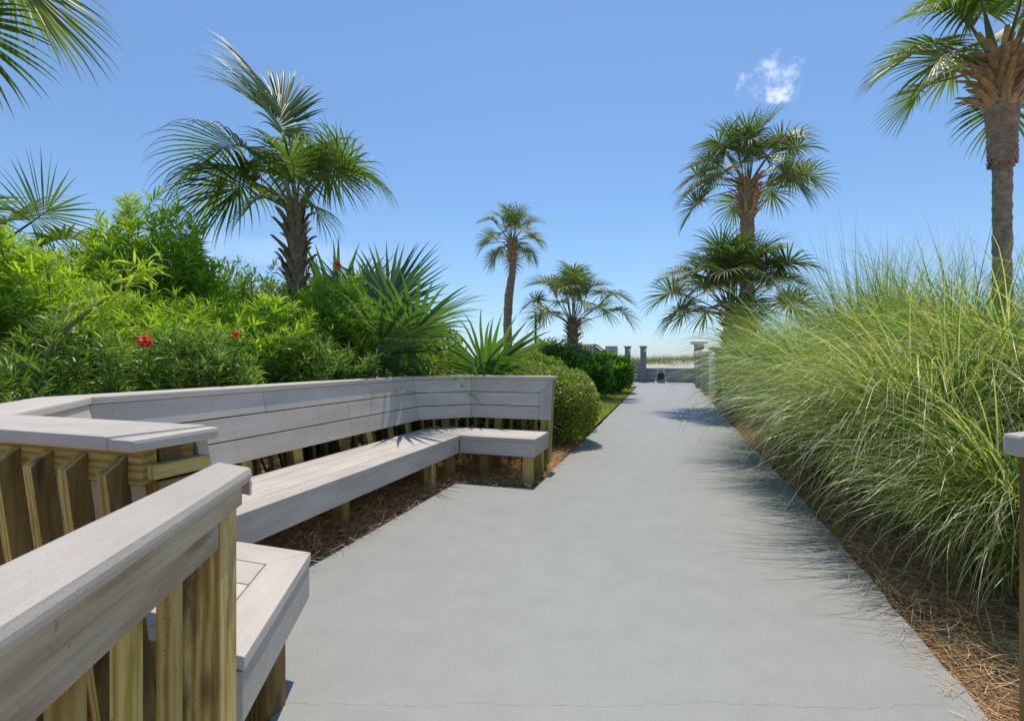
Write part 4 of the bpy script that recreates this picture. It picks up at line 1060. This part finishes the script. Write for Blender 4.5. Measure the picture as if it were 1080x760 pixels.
# distance Y, metres beyond the path edge, height, blades, upright?, wind, label
GC = [
 (12.6, 1.7, 1.7, 900, 0, .4, 'farthest grass clump at the foot of the two palms'),
 (10.9, 1.5, 1.85, 1000, 0, .3, 'grass clump leaning toward the path just before the palms'),
 (10.2, 2.1, 2.5, 1100, 1, .5, 'upright grass clump right of the lower palm trunk'),
 (9.0, 1.25, 2.0, 1400, 0, .35, 'arching pale grass clump at the path edge near the palms'),
 (8.3, 1.9, 2.85, 1500, 1, .5, 'tall grass clump in the second row, left end of the skyline'),
 (7.6, .95, 2.1, 1700, 0, .4, 'full grass clump spilling onto the middle of the path edge'),
 (7.0, 1.5, 2.95, 1700, 1, .35, 'highest upright grass clump left of centre on the grass skyline'),
 (6.4, .55, 1.95, 1900, 0, .5, 'dense green grass clump above the farthest grass shadows on the path'),
 (6.5, 2.2, 2.95, 1700, 1, .35, 'tall upright grass clump in the middle of the grass skyline'),
 (5.4, .50, 1.75, 2100, 0, .5, 'dark green grass clump with dry stems above the grass shadows'),
 (5.4, 1.5, 2.35, 1700, 1, .5, 'bright grass clump in the middle of the bank, behind the swept ones'),
 (6.0, 3.0, 2.75, 1700, 1, .35, 'tall green grass clump in front of the smooth palm trunk'),
 (5.4, 3.6, 2.5, 1500, 1, .4, 'tall grass clump cut off by the right edge below the palm'),
 (4.5, .60, 1.6, 2200, 0, .7, 'bright grass clump sweeping left over brown stems'),
 (4.4, 1.5, 2.1, 1900, 0, .7, 'pale swept grass clump behind the nearest ones at the right'),
 (3.7, .72, 1.6, 2400, 0, .8, 'pale silky grass clump arching above the pine straw'),
 (3.5, 1.7, 1.95, 2000, 0, .75, 'pale swept grass clump at the right edge above the railing'),
 (2.7, .66, 1.15, 2000, 0, .75, 'lowest green grass clump beside the railing post'),
]
for k, (Yg, dg, h_, n_, u_, wd_, lb) in enumerate(GC):
    xe = 1.19+.325*Yg + dg*.951
    clump(xe, Yg-.309*dg, h_, int(n_*.78), lb, 100+k, wd_, .24 if Yg < 5 else .32, bool(u_), wisp=.50 if wd_ >= .7 else .24, wfac=max(1.0, Yg/6.0))

# ------------------------------------------------------------------ pine straw, lawn blades, dune grass
def straw(name, area_pts, n, seed, mound=None, zbase=-.09, L=(.10, .20), wd=.0028, z1=.04, flat=.22, mat='straw'):
    rg = np.random.default_rng(seed); P0 = []
    poly = [Vector(p) for p in area_pts]
    xs = [p[0] for p in area_pts]; ys = [p[1] for p in area_pts]
    from mathutils.geometry import intersect_point_quad_2d
    def inside(x, y):
        c = False; j = len(area_pts)-1
        for i in range(len(area_pts)):
            xi, yi = area_pts[i]; xj, yj = area_pts[j]
            if ((yi > y) != (yj > y)) and (x < (xj-xi)*(y-yi)/(yj-yi)+xi): c = not c
            j = i
        return c
    while len(P0) < n:
        x = rg.uniform(min(xs), max(xs)); y = rg.uniform(min(ys), max(ys))
        if inside(x, y): P0.append((x, y, zbase+(z1-zbase)*rg.random()**.8))
    P0 = np.array([(*W(a, v)[:2], z) for a, v, z in P0])
    ang = rg.uniform(0, 2*np.pi, n); D = unit(np.stack([np.cos(ang), np.sin(ang), rg.normal(.05, flat, n)], 1))
    Ls = rg.uniform(*L, n); S = 5; P = np.zeros((n, S, 3)); P[:, 0] = P0; d = D; cv = rg.normal(0, .22, (n, 3)); cv[:, 2] *= .4
    for i in range(1, S):
        d = unit(d+cv); P[:, i] = P[:, i-1]+d*(Ls/(S-1))[:, None]
    P[:, :, 2] = np.maximum(P[:, :, 2], zbase)
    s = Strips(); s.add(P, np.array([.8, 1, 1, .9, .3])*wd, unit(np.cross(d, np.array([0, 0, 1.])+rg.normal(0, .3, (n, 3)))), np.clip(rg.normal(.5, .25, n), 0, 1))
    o = s.build(name, M[mat]); o['kind'] = 'stuff'; o['label'] = 'brown pine needles covering the planting bed'; o['category'] = 'pine straw'; return o
straw('pine_straw', [(1.1, -1.3), (1.6, -2.045), (4.43, -2.02), (4.47, -1.26), (7.4, -1.28), (7.6, -2.1), (5.6, -2.6), (5.2, -3.1), (1.2, -3.2)], 26000, 1, z1=.045, flat=.16)
straw('pine_straw', [(.4, 1.03), (2, 1.06), (4.5, 1.13), (8, 1.15), (12.5, 1.18), (12.5, 1.8), (7, 2.6), (4, 3.4), (1, 3.0), (.4, 2.4)], 34000, 2, z1=.03, flat=.14)
# a few needles that strayed onto the concrete edges
straw('fallen_needles', [(4.6, 1.02), (3.0, .93), (1.6, .92), (1.6, 1.03), (4.6, 1.11)], 330, 3, zbase=.004, z1=.008, flat=.02, L=(.03, .1), wd=.002)['label'] = 'loose dry needles on the right path edge'
# lawn blades
rg = np.random.default_rng(9); n = 26000
a_ = rg.uniform(7.7, 23, n); v_ = -1.30-.02*(a_-7)/3 - rg.random(n)*1.9
P0 = np.array([W(a, v, -.02)[:] for a, v in zip(a_, v_)]); D = unit(rg.normal(0, .45, (n, 3))+np.array([0, 0, 1.]))
s = Strips(); P = grow(P0, D, rg.uniform(.03, .08, n), 3, np.zeros((n, 3))); s.add(P, np.array([1, .8, .2])*.009, unit(np.cross(D, rg.normal(0, 1, (n, 3)))), rg.random(n))
o = s.build('lawn_grass', M['lawnblade']); tag(o, 'short green lawn strip between hedge and path', 'grass', kind='stuff')
# dune grass
n = 15000; x = rg.uniform(-8, 40, n); tt = rg.random(n); y = 43+8*tt - .20*(x-9)*.5 + rg.normal(0, 1.2, n)
z = .05+1.10*np.clip((y-31)/18, 0, 1)**.8
t_ = np.clip((y-29.3)/42, 0, 1); k_ = np.clip((t_-.03)/.42, 0, 1); k_ = k_*k_*(3-2*k_); z = .03+1.12*k_+.10*np.sin(x*.35+1)*k_
tuft = rg.integers(0, 900, n); tx = rg.normal(0, .3, 900); P0 = np.stack([x, y, z-.1], 1)
D = unit(rg.normal(0, .3, (n, 3))+np.array([-.15, 0, 1.])); g = np.zeros((n, 3)); g[:, 2] = -.5; g[:, 0] = -.3
P = grow(P0, D, rg.uniform(.35, .95, n)*(.6+.5*np.sin(x*1.7)**2), 5, g); s = Strips(); s.add(P, np.array([1, 1, .9, .6, .2])*.035, unit(np.cross(D, rg.normal(0, 1, (n, 3)))), rg.random(n))
o = s.build('dune_grass', M['dunegrass']); tag(o, 'green beach grass along the crest of the sand dune', 'grass', kind='stuff')

# ------------------------------------------------------------------ sky, sun, camera
SUN_AZ, SUN_EL = R(8), R(69.5)        # azimuth clockwise from +Y
w = bpy.data.worlds.new('World'); scene.world = w; w.use_nodes = True
nt = w.node_tree; nt.nodes.clear()
out = nt.nodes.new('ShaderNodeOutputWorld'); bg = nt.nodes.new('ShaderNodeBackground')
sky = nt.nodes.new('ShaderNodeTexSky'); sky.sky_type = 'NISHITA'; sky.sun_disc = False
sky.sun_elevation = SUN_EL; sky.sun_rotation = SUN_AZ; sky.air_density = 1.0; sky.dust_density = .3; sky.ozone_density = 1.6; sky.altitude = 0
bg.inputs[1].default_value = .15
# one small fair-weather cloud, placed by direction in the sky
tc = nt.nodes.new('ShaderNodeTexCoord'); g_ = tc.outputs['Generated']
def cloud(col, px_, py_, rx, ry, amt, sc, lo=.45, hi=.65, c=(7.5, 7.8, 8.3)):
    dirv = Vector(((px_-540)/F, 1, (380-py_)/F)).normalized()
    side = dirv.cross(up).normalized(); u2 = side.cross(dirv)
    dx = nt.nodes.new('ShaderNodeVectorMath'); dx.operation = 'DOT_PRODUCT'; nt.links.new(g_, dx.inputs[0]); dx.inputs[1].default_value = side/ rx
    dy = nt.nodes.new('ShaderNodeVectorMath'); dy.operation = 'DOT_PRODUCT'; nt.links.new(g_, dy.inputs[0]); dy.inputs[1].default_value = u2 / ry
    a = nt.nodes.new('ShaderNodeMath'); a.operation = 'MULTIPLY'; nt.links.new(dx.outputs['Value'], a.inputs[0]); nt.links.new(dx.outputs['Value'], a.inputs[1])
    b = nt.nodes.new('ShaderNodeMath'); b.operation = 'MULTIPLY_ADD'; nt.links.new(dy.outputs['Value'], b.inputs[0]); nt.links.new(dy.outputs['Value'], b.inputs[1]); nt.links.new(a.outputs[0], b.inputs[2])
    r = nt.nodes.new('ShaderNodeMapRange'); r.interpolation_type = 'SMOOTHSTEP'; r.inputs[1].default_value = 1.0; r.inputs[2].default_value = 0.0; nt.links.new(b.outputs[0], r.inputs[0])
    fr = nt.nodes.new('ShaderNodeVectorMath'); fr.operation = 'DOT_PRODUCT'; nt.links.new(g_, fr.inputs[0]); fr.inputs[1].default_value = dirv
    f2 = nt.nodes.new('ShaderNodeMath'); f2.operation = 'GREATER_THAN'; nt.links.new(fr.outputs['Value'], f2.inputs[0]); f2.inputs[1].default_value = 0
    nn = noise(nt, g_, sc, 8, .62)
    ad = nt.nodes.new('ShaderNodeMath'); ad.operation = 'MULTIPLY_ADD'; nt.links.new(r.outputs[0], ad.inputs[0]); ad.inputs[1].default_value = .5; 
    sb = nt.nodes.new('ShaderNodeMath'); sb.operation = 'SUBTRACT'; nt.links.new(nn, sb.inputs[0]); sb.inputs[1].default_value = .27; nt.links.new(sb.outputs[0], ad.inputs[2])
    mr = nt.nodes.new('ShaderNodeMapRange'); mr.interpolation_type = 'SMOOTHSTEP'; mr.inputs[1].default_value = lo; mr.inputs[2].default_value = hi; mr.inputs[4].default_value = amt
    nt.links.new(ad.outputs[0], mr.inputs[0])
    m1 = nt.nodes.new('ShaderNodeMath'); m1.operation = 'MULTIPLY'; nt.links.new(mr.outputs[0], m1.inputs[0]); nt.links.new(f2.outputs[0], m1.inputs[1])
    m2 = nt.nodes.new('ShaderNodeMath'); m2.operation = 'MULTIPLY'; nt.links.new(m1.outputs[0], m2.inputs[0]); nt.links.new(r.outputs[0], m2.inputs[1]); m2.use_clamp = True
    return mixc(nt, m2.outputs[0], col, c)
col = sky.outputs[0]
hs = nt.nodes.new('ShaderNodeHueSaturation'); hs.inputs['Saturation'].default_value = 1.0; hs.inputs['Value'].default_value = 1.0
nt.links.new(col, hs.inputs['Color']); col = hs.outputs[0]
sz = nt.nodes.new('ShaderNodeSeparateXYZ'); nt.links.new(g_, sz.inputs[0])
tint = ramp(nt, sz.outputs[2], [(0.0, (.49, .60, .83)), (.06, (.56, .68, .86)), (.2, (.63, .76, .86)), (.5, (.68, .83, .93)), (.7, (.60, .79, .93))])
col = mixc(nt, 1.0, col, tint, 'MULTIPLY')
col = cloud(col, 808, 82, .085, .060, .62, 34, .62, .98)
col = cloud(col, 824, 100, .045, .024, .6, 60, .56, .92)
col = cloud(col, 250, 262, .40, .05, .10, 5)
nt.links.new(col, bg.inputs[0]); nt.links.new(bg.outputs[0], out.inputs[0])
sl = bpy.data.lights.new('sun', 'SUN'); sl.energy = 3.2; sl.angle = R(.55); sl.color = (1, .93, .82)
so = bpy.data.objects.new('sun', sl); COL.objects.link(so)
sd = Vector((math.sin(SUN_AZ)*math.cos(SUN_EL), math.cos(SUN_AZ)*math.cos(SUN_EL), math.sin(SUN_EL)))
so.rotation_euler = (-sd).to_track_quat('-Z', 'Y').to_euler(); so.location = sd*30
cam = bpy.data.cameras.new('camera'); cam.lens = 36*F/1080; cam.sensor_width = 36; cam.clip_start = .05; cam.clip_end = 20000
co = bpy.data.objects.new('camera', cam); COL.objects.link(co); co.location = (0, 0, H); co.rotation_euler = (R(90), 0, 0)
scene.camera = co
scene.render.engine = 'CYCLES'
scene.view_settings.view_transform = 'Standard'; scene.view_settings.look = 'None'; scene.view_settings.exposure = .18; scene.view_settings.gamma = 1
scene.cycles.max_bounces = 8; scene.cycles.transparent_max_bounces = 8
